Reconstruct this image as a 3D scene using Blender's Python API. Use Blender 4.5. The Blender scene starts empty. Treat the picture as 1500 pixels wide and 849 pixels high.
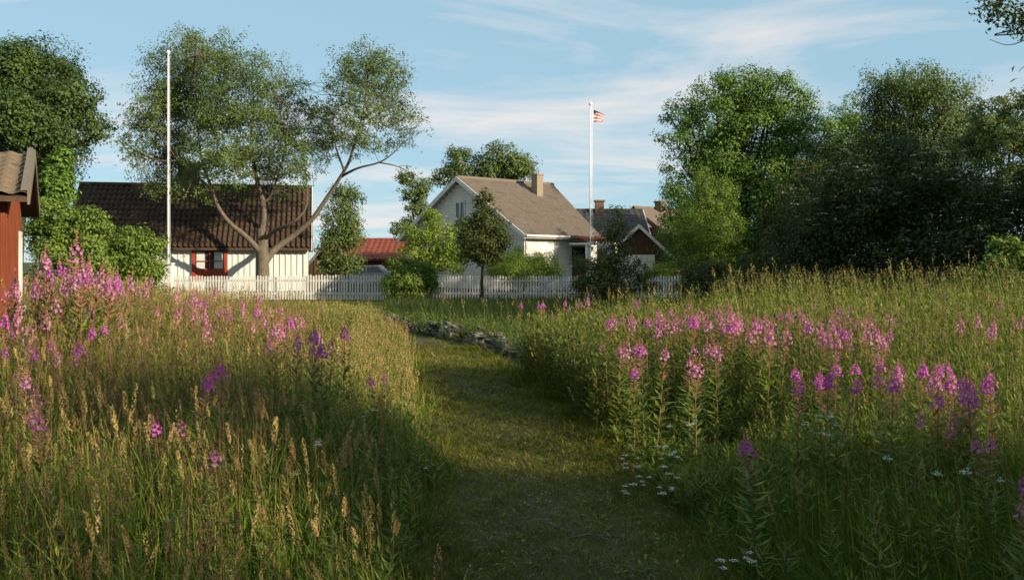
import bpy, math, random
import numpy as np
from mathutils import Vector, noise as mnoise

rs = np.random.RandomState(7)
random.seed(7)
C = bpy.context.scene.collection
F, H, HY = 1333.0, 1.7, 382.0          # focal length in photo pixels, eye height, horizon row
SUN_EL, SUN_AZ = math.radians(20.5), math.atan2(0.85, -0.50)   # azimuth clockwise from +Y
SUN_DIR = np.array([math.sin(SUN_AZ) * math.cos(SUN_EL), math.cos(SUN_AZ) * math.cos(SUN_EL), math.sin(SUN_EL)])

def P(px, py, Y):
    return np.array([(px - 750.0) / F * Y, Y, H + (HY - py) / F * Y])

# ------------------------------------------------------------------ objects
def tag(o, label=None, cat=None, group=None, kind=None):
    if label: o['label'] = label
    if cat: o['category'] = cat
    if group: o['group'] = group
    if kind: o['kind'] = kind
    return o

def thing(name, loc, label, cat, group=None, rz=0.0):
    o = bpy.data.objects.new(name, None)
    C.objects.link(o)
    o.location = tuple(float(v) for v in loc)
    o.rotation_euler = (0, 0, rz)
    o.empty_display_size = 0.2
    return tag(o, label, cat, group)

def copy_tree(o, parent=None):
    c = o.copy()
    C.objects.link(c)
    if parent is not None: c.parent = parent
    for ch in list(o.children):
        copy_tree(ch, c)
    return c

# ------------------------------------------------------------------ materials
def new_mat(name):
    m = bpy.data.materials.new(name)
    m.use_nodes = True
    nt = m.node_tree
    nt.nodes.clear()
    out = nt.nodes.new('ShaderNodeOutputMaterial')
    return m, nt, out

def nd(nt, typ, **kw):
    n = nt.nodes.new(typ)
    for k, v in kw.items():
        setattr(n, k, v)
    return n

def ramp(nt, stops):
    r = nt.nodes.new('ShaderNodeValToRGB')
    els = r.color_ramp.elements
    while len(els) < len(stops): els.new(0.5)
    for e, (p, c) in zip(els, stops):
        e.position = p
        e.color = (c[0], c[1], c[2], 1)
    return r

def leaf_mat(name, stops, transl=0.35, rough=0.6, spec=0.25):
    m, nt, out = new_mat(name)
    at = nd(nt, 'ShaderNodeAttribute', attribute_name='tint')
    r = ramp(nt, stops)
    nt.links.new(at.outputs['Fac'], r.inputs[0])
    b = nd(nt, 'ShaderNodeBsdfPrincipled')
    b.inputs['Roughness'].default_value = rough
    b.inputs['Specular IOR Level'].default_value = spec
    nt.links.new(r.outputs[0], b.inputs['Base Color'])
    t = nd(nt, 'ShaderNodeBsdfTranslucent')
    hs = nd(nt, 'ShaderNodeHueSaturation')
    hs.inputs['Saturation'].default_value = 1.1
    hs.inputs['Value'].default_value = 1.35
    nt.links.new(r.outputs[0], hs.inputs['Color'])
    nt.links.new(hs.outputs[0], t.inputs['Color'])
    mx = nd(nt, 'ShaderNodeMixShader')
    mx.inputs[0].default_value = transl
    nt.links.new(b.outputs[0], mx.inputs[1])
    nt.links.new(t.outputs[0], mx.inputs[2])
    nt.links.new(mx.outputs[0], out.inputs[0])
    return m

def noise_mat(name, c1, c2, scale=5.0, rough=0.8, c3=None, stretch=(1, 1, 1), bump=0.0, detail=6.0, spec=0.2, bscale=None):
    m, nt, out = new_mat(name)
    tc = nd(nt, 'ShaderNodeTexCoord')
    mp = nd(nt, 'ShaderNodeMapping')
    mp.inputs['Scale'].default_value = stretch
    nt.links.new(tc.outputs['Object'], mp.inputs[0])
    n = nd(nt, 'ShaderNodeTexNoise')
    n.inputs['Scale'].default_value = scale
    n.inputs['Detail'].default_value = detail
    n.inputs['Roughness'].default_value = 0.65
    nt.links.new(mp.outputs[0], n.inputs['Vector'])
    stops = [(0.3, c1), (0.7, c2)] if c3 is None else [(0.28, c1), (0.5, c2), (0.72, c3)]
    r = ramp(nt, stops)
    nt.links.new(n.outputs['Fac'], r.inputs[0])
    b = nd(nt, 'ShaderNodeBsdfPrincipled')
    b.inputs['Roughness'].default_value = rough
    b.inputs['Specular IOR Level'].default_value = spec
    nt.links.new(r.outputs[0], b.inputs['Base Color'])
    if bump > 0:
        n2 = nd(nt, 'ShaderNodeTexNoise')
        n2.inputs['Scale'].default_value = bscale or scale * 3
        n2.inputs['Detail'].default_value = 5
        nt.links.new(mp.outputs[0], n2.inputs['Vector'])
        bp = nd(nt, 'ShaderNodeBump')
        bp.inputs['Strength'].default_value = bump
        bp.inputs['Distance'].default_value = 0.03
        nt.links.new(n2.outputs['Fac'], bp.inputs['Height'])
        nt.links.new(bp.outputs[0], b.inputs['Normal'])
    nt.links.new(b.outputs[0], out.inputs[0])
    return m

def brick_mat(name, c1, c2, mortar, scale=1.0):
    m, nt, out = new_mat(name)
    tc = nd(nt, 'ShaderNodeTexCoord')
    # wrap the bricks round the shaft: (x+y, z)
    sp = nd(nt, 'ShaderNodeSeparateXYZ')
    nt.links.new(tc.outputs['Object'], sp.inputs[0])
    ad = nd(nt, 'ShaderNodeMath', operation='ADD')
    nt.links.new(sp.outputs[0], ad.inputs[0]); nt.links.new(sp.outputs[1], ad.inputs[1])
    cb = nd(nt, 'ShaderNodeCombineXYZ')
    nt.links.new(ad.outputs[0], cb.inputs[0]); nt.links.new(sp.outputs[2], cb.inputs[1])
    br = nd(nt, 'ShaderNodeTexBrick')
    br.inputs['Color1'].default_value = (*c1, 1)
    br.inputs['Color2'].default_value = (*c2, 1)
    br.inputs['Mortar'].default_value = (*mortar, 1)
    br.inputs['Scale'].default_value = 1.0
    br.inputs['Brick Width'].default_value = 0.23 * scale
    br.inputs['Row Height'].default_value = 0.075 * scale
    br.inputs['Mortar Size'].default_value = 0.008
    nt.links.new(cb.outputs[0], br.inputs['Vector'])
    b = nd(nt, 'ShaderNodeBsdfPrincipled')
    b.inputs['Roughness'].default_value = 0.9
    nt.links.new(br.outputs['Color'], b.inputs['Base Color'])
    nt.links.new(b.outputs[0], out.inputs[0])
    return m

def plain_mat(name, c, rough=0.6, spec=0.3, metal=0.0):
    return noise_mat(name, tuple(x * 0.88 for x in c), tuple(min(1, x * 1.08) for x in c), scale=3.0, rough=rough, spec=spec)

M = {}
M['white_paint'] = noise_mat('white_paint', (0.58, 0.57, 0.53), (0.70, 0.69, 0.66), 2.5, 0.6, stretch=(1, 1, 0.4))
M['white_old'] = noise_mat('weathered_white_paint', (0.42, 0.41, 0.38), (0.66, 0.65, 0.62), 4.0, 0.7, stretch=(3, 3, 0.5))
M['pole'] = noise_mat('pole_paint', (0.78, 0.77, 0.75), (0.84, 0.83, 0.82), 2.0, 0.4)
M['red_paint'] = noise_mat('falu_red_boards', (0.12, 0.030, 0.014), (0.22, 0.058, 0.026), 3.0, 0.85, stretch=(6, 6, 0.5), bump=0.3)
M['red_window'] = noise_mat('red_window_paint', (0.24, 0.04, 0.02), (0.32, 0.06, 0.03), 5.0, 0.5)
M['shed_roof'] = noise_mat('mossy_shed_tiles', (0.10, 0.075, 0.052), (0.19, 0.14, 0.095), 4.0, 0.9, c3=(0.15, 0.12, 0.07), bump=0.3)
M['dark_tile'] = noise_mat('dark_mossy_pantile', (0.020, 0.014, 0.010), (0.060, 0.036, 0.024), 2.2, 0.85, c3=(0.050, 0.042, 0.022), bump=0.2)  # mossy tile, darkened to paint in the tree's shade on the roof
M['brown_tile'] = noise_mat('brown_roof_tile', (0.105, 0.086, 0.068), (0.165, 0.135, 0.108), 2.0, 0.85, c3=(0.155, 0.108, 0.08), bump=0.2)
M['slate'] = noise_mat('dark_slate', (0.04, 0.037, 0.035), (0.075, 0.068, 0.062), 3.0, 0.7)
M['barn_roof'] = noise_mat('red_barn_roof', (0.15, 0.04, 0.025), (0.24, 0.065, 0.04), 2.0, 0.8)
M['brown_wood'] = noise_mat('brown_wood', (0.05, 0.03, 0.02), (0.10, 0.06, 0.04), 4.0, 0.8, stretch=(4, 4, .5))
M['grey_wood'] = noise_mat('grey_weathered_wood', (0.11, 0.095, 0.075), (0.20, 0.175, 0.14), 6.0, 0.9, stretch=(5, 5, .5))
M['glass'] = noise_mat('window_glass', (0.03, 0.035, 0.04), (0.06, 0.065, 0.07), 1.0, 0.08, spec=0.6)
M['curtain'] = noise_mat('lace_curtain', (0.45, 0.45, 0.43), (0.60, 0.60, 0.58), 9.0, 0.8)
M['brick'] = brick_mat('chimney_brick', (0.11, 0.055, 0.036), (0.17, 0.08, 0.05), (0.18, 0.15, 0.12), 1.0)
M['yellow_brick'] = brick_mat('tan_chimney_brick', (0.20, 0.155, 0.105), (0.25, 0.19, 0.125), (0.28, 0.25, 0.20), 1.0)
M['lead'] = plain_mat('lead_cap', (0.30, 0.29, 0.28))
M['bark'] = noise_mat('tree_bark', (0.055, 0.044, 0.033), (0.20, 0.165, 0.125), 6.0, 0.9, stretch=(4, 4, 0.7), bump=0.6)
M['dark_bark'] = noise_mat('dark_bark', (0.035, 0.028, 0.02), (0.08, 0.065, 0.05), 6.0, 0.9, stretch=(4, 4, 0.7), bump=0.4)
M['stone'] = noise_mat('lichen_stone', (0.05, 0.048, 0.038), (0.11, 0.104, 0.085), 9.0, 0.9, c3=(0.27, 0.255, 0.22), bump=0.5)
M['flag_red'] = plain_mat('flag_red_cloth', (0.52, 0.12, 0.11), 0.8)
M['flag_white'] = plain_mat('flag_white_cloth', (0.80, 0.79, 0.78), 0.8)
M['flag_blue'] = plain_mat('flag_dark_blue_cloth', (0.02, 0.025, 0.09), 0.8)
M['car_paint'] = noise_mat('silver_car_paint', (0.34, 0.35, 0.37), (0.42, 0.43, 0.45), 1.0, 0.25, spec=0.5)
M['rubber'] = plain_mat('tyre_rubber', (0.03, 0.03, 0.03), 0.9)

G = {}
G['maple_dark'] = leaf_mat('maple_leaf_dark', [(0, (0.031, 0.056, 0.013)), (0.6, (0.059, 0.100, 0.021)), (1, (0.118, 0.167, 0.029))], 0.20)
G['maple'] = leaf_mat('maple_leaf', [(0, (0.052, 0.106, 0.016)), (0.6, (0.111, 0.203, 0.031)), (1, (0.223, 0.310, 0.046))], 0.22)
G['ash'] = leaf_mat('grey_green_leaf', [(0, (0.066, 0.102, 0.028)), (0.6, (0.124, 0.172, 0.048)), (1, (0.229, 0.275, 0.077))], 0.25)
G['thuja'] = leaf_mat('yellow_green_needle', [(0, (0.080, 0.132, 0.019)), (0.6, (0.158, 0.235, 0.032)), (1, (0.261, 0.341, 0.051))], 0.20)
G['elder'] = leaf_mat('elder_leaf', [(0, (0.031, 0.050, 0.013)), (0.6, (0.054, 0.079, 0.020)), (1, (0.094, 0.120, 0.029))], 0.22)
G['lilac'] = leaf_mat('bush_leaf', [(0, (0.082, 0.128, 0.023)), (0.6, (0.154, 0.227, 0.036)), (1, (0.277, 0.336, 0.055))], 0.25)
G['lime'] = leaf_mat('lime_leaf', [(0, (0.128, 0.185, 0.025)), (0.6, (0.230, 0.300, 0.042)), (1, (0.367, 0.415, 0.070))], 0.30)
G['dark'] = leaf_mat('dark_bush_leaf', [(0, (0.041, 0.054, 0.013)), (0.6, (0.077, 0.097, 0.022)), (1, (0.151, 0.164, 0.035))], 0.25)
G['umbel'] = leaf_mat('pale_umbel', [(0, (0.30, 0.31, 0.26)), (1, (0.50, 0.50, 0.43))], 0.2)
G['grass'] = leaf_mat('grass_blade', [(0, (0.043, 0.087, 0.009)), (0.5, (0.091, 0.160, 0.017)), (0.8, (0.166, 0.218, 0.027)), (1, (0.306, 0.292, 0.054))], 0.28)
G['shade_grass'] = leaf_mat('deep_grass', [(0, (0.025, 0.046, 0.007)), (0.6, (0.050, 0.080, 0.013)), (1, (0.106, 0.122, 0.027))], 0.28)  # darker copy of the grass, with the field's shade painted in
G['straw'] = leaf_mat('straw_stem', [(0, (0.090, 0.114, 0.025)), (0.5, (0.181, 0.171, 0.050)), (1, (0.297, 0.217, 0.081))], 0.25)
G['seed'] = leaf_mat('grass_seed_head', [(0, (0.20, 0.155, 0.052)), (0.5, (0.36, 0.270, 0.095)), (1, (0.50, 0.38, 0.16))], 0.25)
G['sorrel'] = leaf_mat('reddish_seed_head', [(0, (0.145, 0.072, 0.054)), (0.5, (0.255, 0.111, 0.095)), (1, (0.357, 0.153, 0.162))], 0.25)
G['turf'] = leaf_mat('short_turf', [(0, (0.056, 0.068, 0.008)), (0.5, (0.119, 0.127, 0.014)), (0.8, (0.210, 0.198, 0.025)), (1, (0.336, 0.279, 0.057))], 0.30)
G['lawn'] = leaf_mat('lawn_blade', [(0, (0.09, 0.13, 0.02)), (1, (0.19, 0.23, 0.04))], 0.4)
G['fw_leaf'] = leaf_mat('fireweed_leaf', [(0, (0.066, 0.105, 0.014)), (0.6, (0.135, 0.189, 0.025)), (1, (0.264, 0.287, 0.044))], 0.30)
G['fw_stem'] = leaf_mat('fireweed_stem', [(0, (0.15, 0.12, 0.05)), (1, (0.25, 0.10, 0.07))], 0.0)
G['petal'] = leaf_mat('pink_petal', [(0, (0.500, 0.108, 0.260)), (0.5, (0.500, 0.194, 0.362)), (1, (0.500, 0.344, 0.427))], 0.40)
G['petal_b'] = leaf_mat('purple_petal', [(0, (0.378, 0.072, 0.306)), (0.5, (0.500, 0.120, 0.414)), (1, (0.500, 0.204, 0.500))], 0.40)  # purple variant; its tone also paints the shade on shaded plants
G['bud'] = leaf_mat('fireweed_bud', [(0, (0.38, 0.10, 0.14)), (1, (0.50, 0.24, 0.18))], 0.25)
G['white_petal'] = leaf_mat('white_petal', [(0, (0.62, 0.62, 0.56)), (1, (0.80, 0.80, 0.76))], 0.2)

# ------------------------------------------------------------------ numpy quad meshes
def quadmesh(name, chunks, mats, parent=None, org=None, smooth=False):
    """chunks: list of (V (n,3), Q (m,4), tint (n,), matindex)."""
    Vs, Qs, Ts, Ms, off = [], [], [], [], 0
    for V, Q, T, mi in chunks:
        if len(V) == 0: continue
        Vs.append(V); Qs.append(Q + off); Ts.append(T); Ms.append(np.full(len(Q), mi, np.int32)); off += len(V)
    V = np.concatenate(Vs).astype(np.float32); Q = np.concatenate(Qs).astype(np.int32)
    T = np.concatenate(Ts).astype(np.float32); MI = np.concatenate(Ms)
    if org is not None: V = V - np.asarray(org, np.float32)
    me = bpy.data.meshes.new(name)
    me.vertices.add(len(V)); me.vertices.foreach_set('co', V.ravel())
    me.loops.add(len(Q) * 4); me.loops.foreach_set('vertex_index', Q.ravel())
    me.polygons.add(len(Q)); me.polygons.foreach_set('loop_start', np.arange(0, len(Q) * 4, 4, dtype=np.int32))
    me.polygons.foreach_set('material_index', MI)
    a = me.attributes.new('tint', 'FLOAT', 'POINT'); a.data.foreach_set('value', T)
    for m in mats: me.materials.append(m)
    if smooth: me.polygons.foreach_set('use_smooth', np.ones(len(Q), bool))
    me.update(calc_edges=True)
    o = bpy.data.objects.new(name, me)
    C.objects.link(o)
    if parent is not None: o.parent = parent
    return o

def unit(v):
    return v / np.maximum(np.linalg.norm(v, axis=-1, keepdims=True), 1e-9)

def diamonds(c, d, n, L, W, tint, fold=0.12):
    """leaf-like quads: base c, along d, normal about n"""
    d = unit(d); s = unit(np.cross(n, d)); n = np.cross(d, s)
    L = np.broadcast_to(L, (len(c),))[:, None]; W = np.broadcast_to(W, (len(c),))[:, None]
    mid = c + d * L * 0.45 + n * L * fold
    V = np.stack([c, mid + s * W * 0.5, c + d * L, mid - s * W * 0.5], 1).reshape(-1, 3)
    Q = np.arange(len(c) * 4).reshape(-1, 4)
    return V, Q, np.repeat(tint, 4)

def ribbons(base, h, w, yaw, az, lean, bend, nseg, tint, taper=0.8, tint_tip=0.0):
    N = len(base)
    h = np.broadcast_to(h, (N,)); w = np.broadcast_to(w, (N,))
    ld = np.stack([np.cos(az), np.sin(az), np.zeros(N)], 1)
    sd = np.stack([np.cos(yaw), np.sin(yaw), np.zeros(N)], 1)
    V = np.zeros((N, nseg + 1, 2, 3)); T = np.zeros((N, nseg + 1, 2))
    for k in range(nseg + 1):
        t = k / nseg
        off = h * (lean * t + bend * t * t)
        z = h * t * (1 - 0.35 * np.minimum(lean + bend, 1.2) * t)
        c = base + ld * off[:, None]; c[:, 2] += z
        ww = w * (max(1 - t, 0) ** taper * 0.95 + 0.05) * 0.5
        V[:, k, 0] = c - sd * ww[:, None]; V[:, k, 1] = c + sd * ww[:, None]
        T[:, k, :] = (tint + tint_tip * t)[:, None]
    idx = np.arange(N * (nseg + 1) * 2).reshape(N, nseg + 1, 2)
    Q = np.stack([idx[:, :-1, 0], idx[:, :-1, 1], idx[:, 1:, 1], idx[:, 1:, 0]], -1).reshape(-1, 4)
    tip = V[:, -1].mean(1); prev = V[:, -2].mean(1)
    return (V.reshape(-1, 3), Q, np.clip(T.ravel(), 0, 1)), tip, unit(tip - prev)

def panicles(tip, d, length, rad, m, lsize, tint):
    """seed heads: m scales along the last stretch below/above each tip"""
    N = len(tip)
    t = np.tile(np.linspace(0, 1, m), N) + rs.uniform(-.03, .03, N * m)
    ii = np.repeat(np.arange(N), m)
    L = np.broadcast_to(length, (N,))[ii]; R = np.broadcast_to(rad, (N,))[ii]
    a = rs.uniform(0, 2 * np.pi, N * m)
    D = d[ii]
    ref = np.tile(np.array([[0.3, 0.9, 0.1]]), (N * m, 1))
    u = unit(np.cross(D, ref)); v = np.cross(D, u)
    rad_dir = u * np.cos(a)[:, None] + v * np.sin(a)[:, None]
    prof = np.sin(np.clip(t, 0.02, .98) * np.pi * 0.92 + 0.2) ** 0.7
    c = tip[ii] + D * (t * L)[:, None] + rad_dir * (R * prof * 0.35)[:, None]
    dd = unit(D * 1.0 + rad_dir * 0.55)
    return diamonds(c, dd, rad_dir, np.broadcast_to(lsize, (N,))[ii] * rs.uniform(.7, 1.2, N * m),
                    np.broadcast_to(lsize, (N,))[ii] * 0.45, np.clip(tint[ii] + rs.uniform(-.25, .25, N * m), 0, 1))

# ------------------------------------------------------------------ hand-made solid meshes
class MB:
    def __init__(s): s.v, s.f, s.m = [], [], []
    def add(s, vs, fs, mi=0):
        o = len(s.v)
        s.v += [tuple(float(c) for c in v) for v in vs]
        s.f += [tuple(i + o for i in f) for f in fs]
        s.m += [mi] * len(fs)
        return s
    def box(s, lo, hi, mi=0, ax=None, org=(0, 0, 0)):
        """box in a local frame: ax = (u, v, w) vectors"""
        u, v, w = ax if ax is not None else (np.array([1, 0, 0.]), np.array([0, 1, 0.]), np.array([0, 0, 1.]))
        org = np.asarray(org, float)
        vs = [org + u * x + v * y + w * z for z in (lo[2], hi[2]) for y in (lo[1], hi[1]) for x in (lo[0], hi[0])]
        return s.add(vs, [(0, 2, 3, 1), (4, 5, 7, 6), (0, 1, 5, 4), (2, 6, 7, 3), (0, 4, 6, 2), (1, 3, 7, 5)], mi)
    def prism(s, poly, ext, mi=0):
        """closed polygon (list of 3d points) extruded by vector ext"""
        n = len(poly); ext = np.asarray(ext, float)
        vs = [np.asarray(p, float) for p in poly] + [np.asarray(p, float) + ext for p in poly]
        fs = [tuple(range(n))[::-1], tuple(range(n, 2 * n))] + [(i, (i + 1) % n, (i + 1) % n + n, i + n) for i in range(n)]
        return s.add(vs, fs, mi)
    def tube(s, pts, radii, n=7, mi=0, cap=True, rough=0.0):
        pts = [np.asarray(p, float) for p in pts]
        o = len(s.v); ref = np.array([0.31, 0.93, 0.17])
        for k, p in enumerate(pts):
            d = pts[min(k + 1, len(pts) - 1)] - pts[max(k - 1, 0)]
            d = d / max(np.linalg.norm(d), 1e-9)
            if abs(np.dot(d, ref)) > 0.95: ref = np.array([0.9, 0.1, 0.3])
            u = np.cross(d, ref); u /= np.linalg.norm(u); v = np.cross(d, u)
            for j in range(n):
                a = 2 * math.pi * j / n
                r = radii[k] * (1 + (rough * (rs.rand() - .5) if rough else 0))
                s.v.append(tuple(p + (u * math.cos(a) + v * math.sin(a)) * r))
        for k in range(len(pts) - 1):
            for j in range(n):
                a, b = o + k * n + j, o + k * n + (j + 1) % n
                s.f.append((a, b, b + n, a + n)); s.m.append(mi)
        if cap:
            s.f.append(tuple(o + j for j in range(n))[::-1]); s.m.append(mi)
            s.f.append(tuple(o + (len(pts) - 1) * n + j for j in range(n))); s.m.append(mi)
        return s
    def build(s, name, mats, parent=None, org=(0, 0, 0), smooth=False):
        me = bpy.data.meshes.new(name)
        me.from_pydata([(v[0] - org[0], v[1] - org[1], v[2] - org[2]) for v in s.v], [], s.f)
        if not isinstance(mats, (list, tuple)): mats = [mats]
        for m in mats: me.materials.append(m)
        me.polygons.foreach_set('material_index', s.m)
        if smooth: me.polygons.foreach_set('use_smooth', [True] * len(s.f))
        me.update()
        o = bpy.data.objects.new(name, me); C.objects.link(o)
        if parent is not None: o.parent = parent
        return o

def spline(pts, n=6):
    """Catmull-Rom through points"""
    pts = [np.asarray(p, float) for p in pts]
    q = [2 * pts[0] - pts[1]] + pts + [2 * pts[-1] - pts[-2]]
    out = []
    for i in range(1, len(q) - 2):
        for k in range(n):
            t = k / n
            out.append(0.5 * ((2 * q[i]) + (-q[i - 1] + q[i + 1]) * t + (2 * q[i - 1] - 5 * q[i] + 4 * q[i + 1] - q[i + 2]) * t * t
                              + (-q[i - 1] + 3 * q[i] - 3 * q[i + 1] + q[i + 2]) * t ** 3))
    out.append(pts[-1])
    return out

# ------------------------------------------------------------------ world, sun, camera
sc = bpy.context.scene
W = bpy.data.worlds.new("World"); sc.world = W; W.use_nodes = True
nt = W.node_tree; nt.nodes.clear()
wo = nd(nt, 'ShaderNodeOutputWorld'); bg = nd(nt, 'ShaderNodeBackground')
sky = nd(nt, 'ShaderNodeTexSky', sky_type='NISHITA')
sky.sun_disc = False
sky.sun_elevation = SUN_EL
sky.sun_rotation = SUN_AZ
sky.air_density = 0.85; sky.dust_density = 0.15; sky.ozone_density = 1.6
tc = nd(nt, 'ShaderNodeTexCoord')
sep = nd(nt, 'ShaderNodeSeparateXYZ'); nt.links.new(tc.outputs['Generated'], sep.inputs[0])
mz = nd(nt, 'ShaderNodeMath', operation='MAXIMUM'); mz.inputs[1].default_value = 0.0
nt.links.new(sep.outputs[2], mz.inputs[0])
az_ = nd(nt, 'ShaderNodeMath', operation='ADD'); az_.inputs[1].default_value = 0.10
nt.links.new(mz.outputs[0], az_.inputs[0])
dv = nd(nt, 'ShaderNodeVectorMath', operation='DIVIDE')
cbz = nd(nt, 'ShaderNodeCombineXYZ')
for i in range(3): nt.links.new(az_.outputs[0], cbz.inputs[i])
nt.links.new(tc.outputs['Generated'], dv.inputs[0]); nt.links.new(cbz.outputs[0], dv.inputs[1])
mp = nd(nt, 'ShaderNodeMapping')
mp.inputs['Location'].default_value = (2.1, 0.4, 0)
mp.inputs['Rotation'].default_value = (0, 0, math.radians(-12))
mp.inputs['Scale'].default_value = (0.62, 0.95, 0.0)
nt.links.new(dv.outputs[0], mp.inputs[0])
cn = nd(nt, 'ShaderNodeTexNoise')
cn.inputs['Scale'].default_value = 1.15; cn.inputs['Detail'].default_value = 9; cn.inputs['Roughness'].default_value = 0.58; cn.inputs['Distortion'].default_value = 0.6
nt.links.new(mp.outputs[0], cn.inputs['Vector'])
cr = ramp(nt, [(0.44, (0, 0, 0)), (0.66, (1, 1, 1))])
nt.links.new(cn.outputs['Fac'], cr.inputs[0])
cm = nd(nt, 'ShaderNodeMath', operation='MULTIPLY'); cm.inputs[1].default_value = 0.72
nt.links.new(cr.outputs[0], cm.inputs[0])
mixc = nd(nt, 'ShaderNodeMix', data_type='RGBA')
nt.links.new(cm.outputs[0], mixc.inputs['Factor'])
veil = nd(nt, 'ShaderNodeMix', data_type='RGBA')
veil.inputs['Factor'].default_value = 0.68
veil.inputs['B'].default_value = (4.1, 6.5, 7.8, 1)
nt.links.new(sky.outputs[0], veil.inputs['A'])
nt.links.new(veil.outputs['Result'], mixc.inputs['A'])
mixc.inputs['B'].default_value = (8.6, 7.9, 7.5, 1)
nt.links.new(mixc.outputs['Result'], bg.inputs[0])
bg.inputs[1].default_value = 0.067
nt.links.new(bg.outputs[0], wo.inputs[0])

sl = bpy.data.lights.new('sun', 'SUN'); sl.energy = 5.0; sl.angle = math.radians(0.6); sl.color = (1.0, 0.85, 0.62)
so = bpy.data.objects.new('sun', sl); C.objects.link(so)
so.rotation_euler = Vector(SUN_DIR).to_track_quat('Z', 'Y').to_euler()
so.location = (30, -20, 30)

cam = bpy.data.cameras.new('camera'); co = bpy.data.objects.new('camera', cam); C.objects.link(co)
co.location = (0, 0, H); co.rotation_euler = (math.pi / 2, 0, 0)
cam.sensor_width = 36.0; cam.lens = F / 1500 * 36.0
cam.shift_y = -(424.5 - HY) / 1500.0
cam.clip_end = 3000; cam.clip_start = 0.05
sc.camera = co
sc.view_settings.view_transform = 'Standard'; sc.view_settings.look = 'None'
sc.view_settings.gamma = 1.0; sc.view_settings.use_curve_mapping = False
sc.view_settings.exposure = 0.72
sc.cycles.use_denoising = True
sc.cycles.max_bounces = 6; sc.cycles.diffuse_bounces = 3; sc.cycles.transmission_bounces = 4; sc.cycles.transparent_max_bounces = 4

# ------------------------------------------------------------------ path edges
EY = np.array([2.0, 4.85, 7.1, 9.5, 11.4, 14.3, 17.7, 20.0, 22.0, 24.0, 28.0, 36.0])
EL = np.array([-0.35, -0.42, -0.69, -1.03, -1.28, -1.60, -2.10, -3.10, -4.7, -6.4, -9.0, -11.0])
ER = np.array([1.20, 1.12, 0.98, 0.72, 0.36, -0.10, -0.75, -1.40, -2.6, -4.2, -6.5, -8.5])
def edge_l(Y): return np.interp(Y, EY, EL)
def edge_r(Y): return np.interp(Y, EY, ER)
WALL = [(1.3, 14.2), (0.45, 15.6), (-0.35, 17.8), (-1.2, 19.9), (-2.4, 22.1), (-3.6, 24.3)]
def wall_x(Y):
    ys = [p[1] for p in WALL]; xs = [p[0] for p in WALL]
    return np.interp(Y, ys, xs)

# ground sheet
gm = MB()
gx = [-900, -300, -120, -60, -30, -15, 0, 15, 30, 60, 120, 300, 900]
vs = [(x, y + 60, 0) for y in gx for x in gx]
n = len(gx)
gm.add(vs, [(j * n + i, j * n + i + 1, (j + 1) * n + i + 1, (j + 1) * n + i) for j in range(n - 1) for i in range(n - 1)])
mg = noise_mat('meadow_soil', (0.030, 0.030, 0.014), (0.060, 0.062, 0.024), 1.2, 0.95, c3=(0.075, 0.072, 0.030), bump=0.4, bscale=30)
tag(gm.build('ground', mg), kind='structure')

# path sheet
pm = MB(); ys = np.linspace(1.5, 36, 120); cols = 9
for y in ys:
    for k in range(cols):
        x = edge_l(y) - 0.25 + (edge_r(y) - edge_l(y) + 0.5) * k / (cols - 1)
        z = 0.012 + 0.02 * mnoise.noise((x * 1.7, y * 1.3, 0.3)) * (0 if k in (0, cols - 1) else 1)
        pm.v.append((float(x), float(y), float(max(z, 0.004))))
for j in range(len(ys) - 1):
    for k in range(cols - 1):
        a = j * cols + k
        pm.f.append((a, a + 1, a + 1 + cols, a + cols)); pm.m.append(0)
mpth = noise_mat('trodden_turf', (0.035, 0.034, 0.013), (0.070, 0.066, 0.022), 2.2, 0.95, c3=(0.120, 0.100, 0.048), bump=0.6, detail=10, bscale=60)
tag(pm.build('path', mpth, smooth=True), kind='structure')
lm = MB(); lm.add([(-14, 24.8, 0.008), (-3.7, 24.8, 0.008), (-4.3, 30.0, 0.008), (-5.4, 38.3, 0.008), (-14, 38.3, 0.008)], [(0, 1, 2, 3, 4)])
tag(lm.build('lawn', noise_mat('mown_lawn', (0.07, 0.11, 0.02), (0.12, 0.16, 0.03), 3.0, 0.95)), kind='structure')

# ------------------------------------------------------------------ roofs
def pantile(mb, e0, e1, r0, r1, nw, nr, amp=0.035, step=0.03, mi=0, per=6):
    """wavy tiled slope between eave e0-e1 and ridge r0-r1"""
    e0, e1, r0, r1 = [np.asarray(p, float) for p in (e0, e1, r0, r1)]
    nrm = np.cross(e1 - e0, r0 - e0); nrm /= np.linalg.norm(nrm)
    if nrm[2] < 0: nrm = -nrm
    cols = nw * per + 1
    o = len(mb.v); rows = 0
    for j in range(nr):
        for t, dz in ((j / nr, step), ((j + 1) / nr, 0.0)):
            a = e0 + (r0 - e0) * t; b = e1 + (r1 - e1) * t
            for i in range(cols):
                s_ = i / (cols - 1)
                jit = 0.008 * mnoise.noise((i * 0.37, j * 1.3, 2.0))
                mb.v.append(tuple(a + (b - a) * s_ + nrm * (amp * math.sin(2 * math.pi * nw * s_) + dz + jit)))
            rows += 1
    for j in range(rows - 1):
        for i in range(cols - 1):
            a = o + j * cols + i
            mb.f.append((a, a + 1, a + 1 + cols, a + cols)); mb.m.append(mi)

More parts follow.
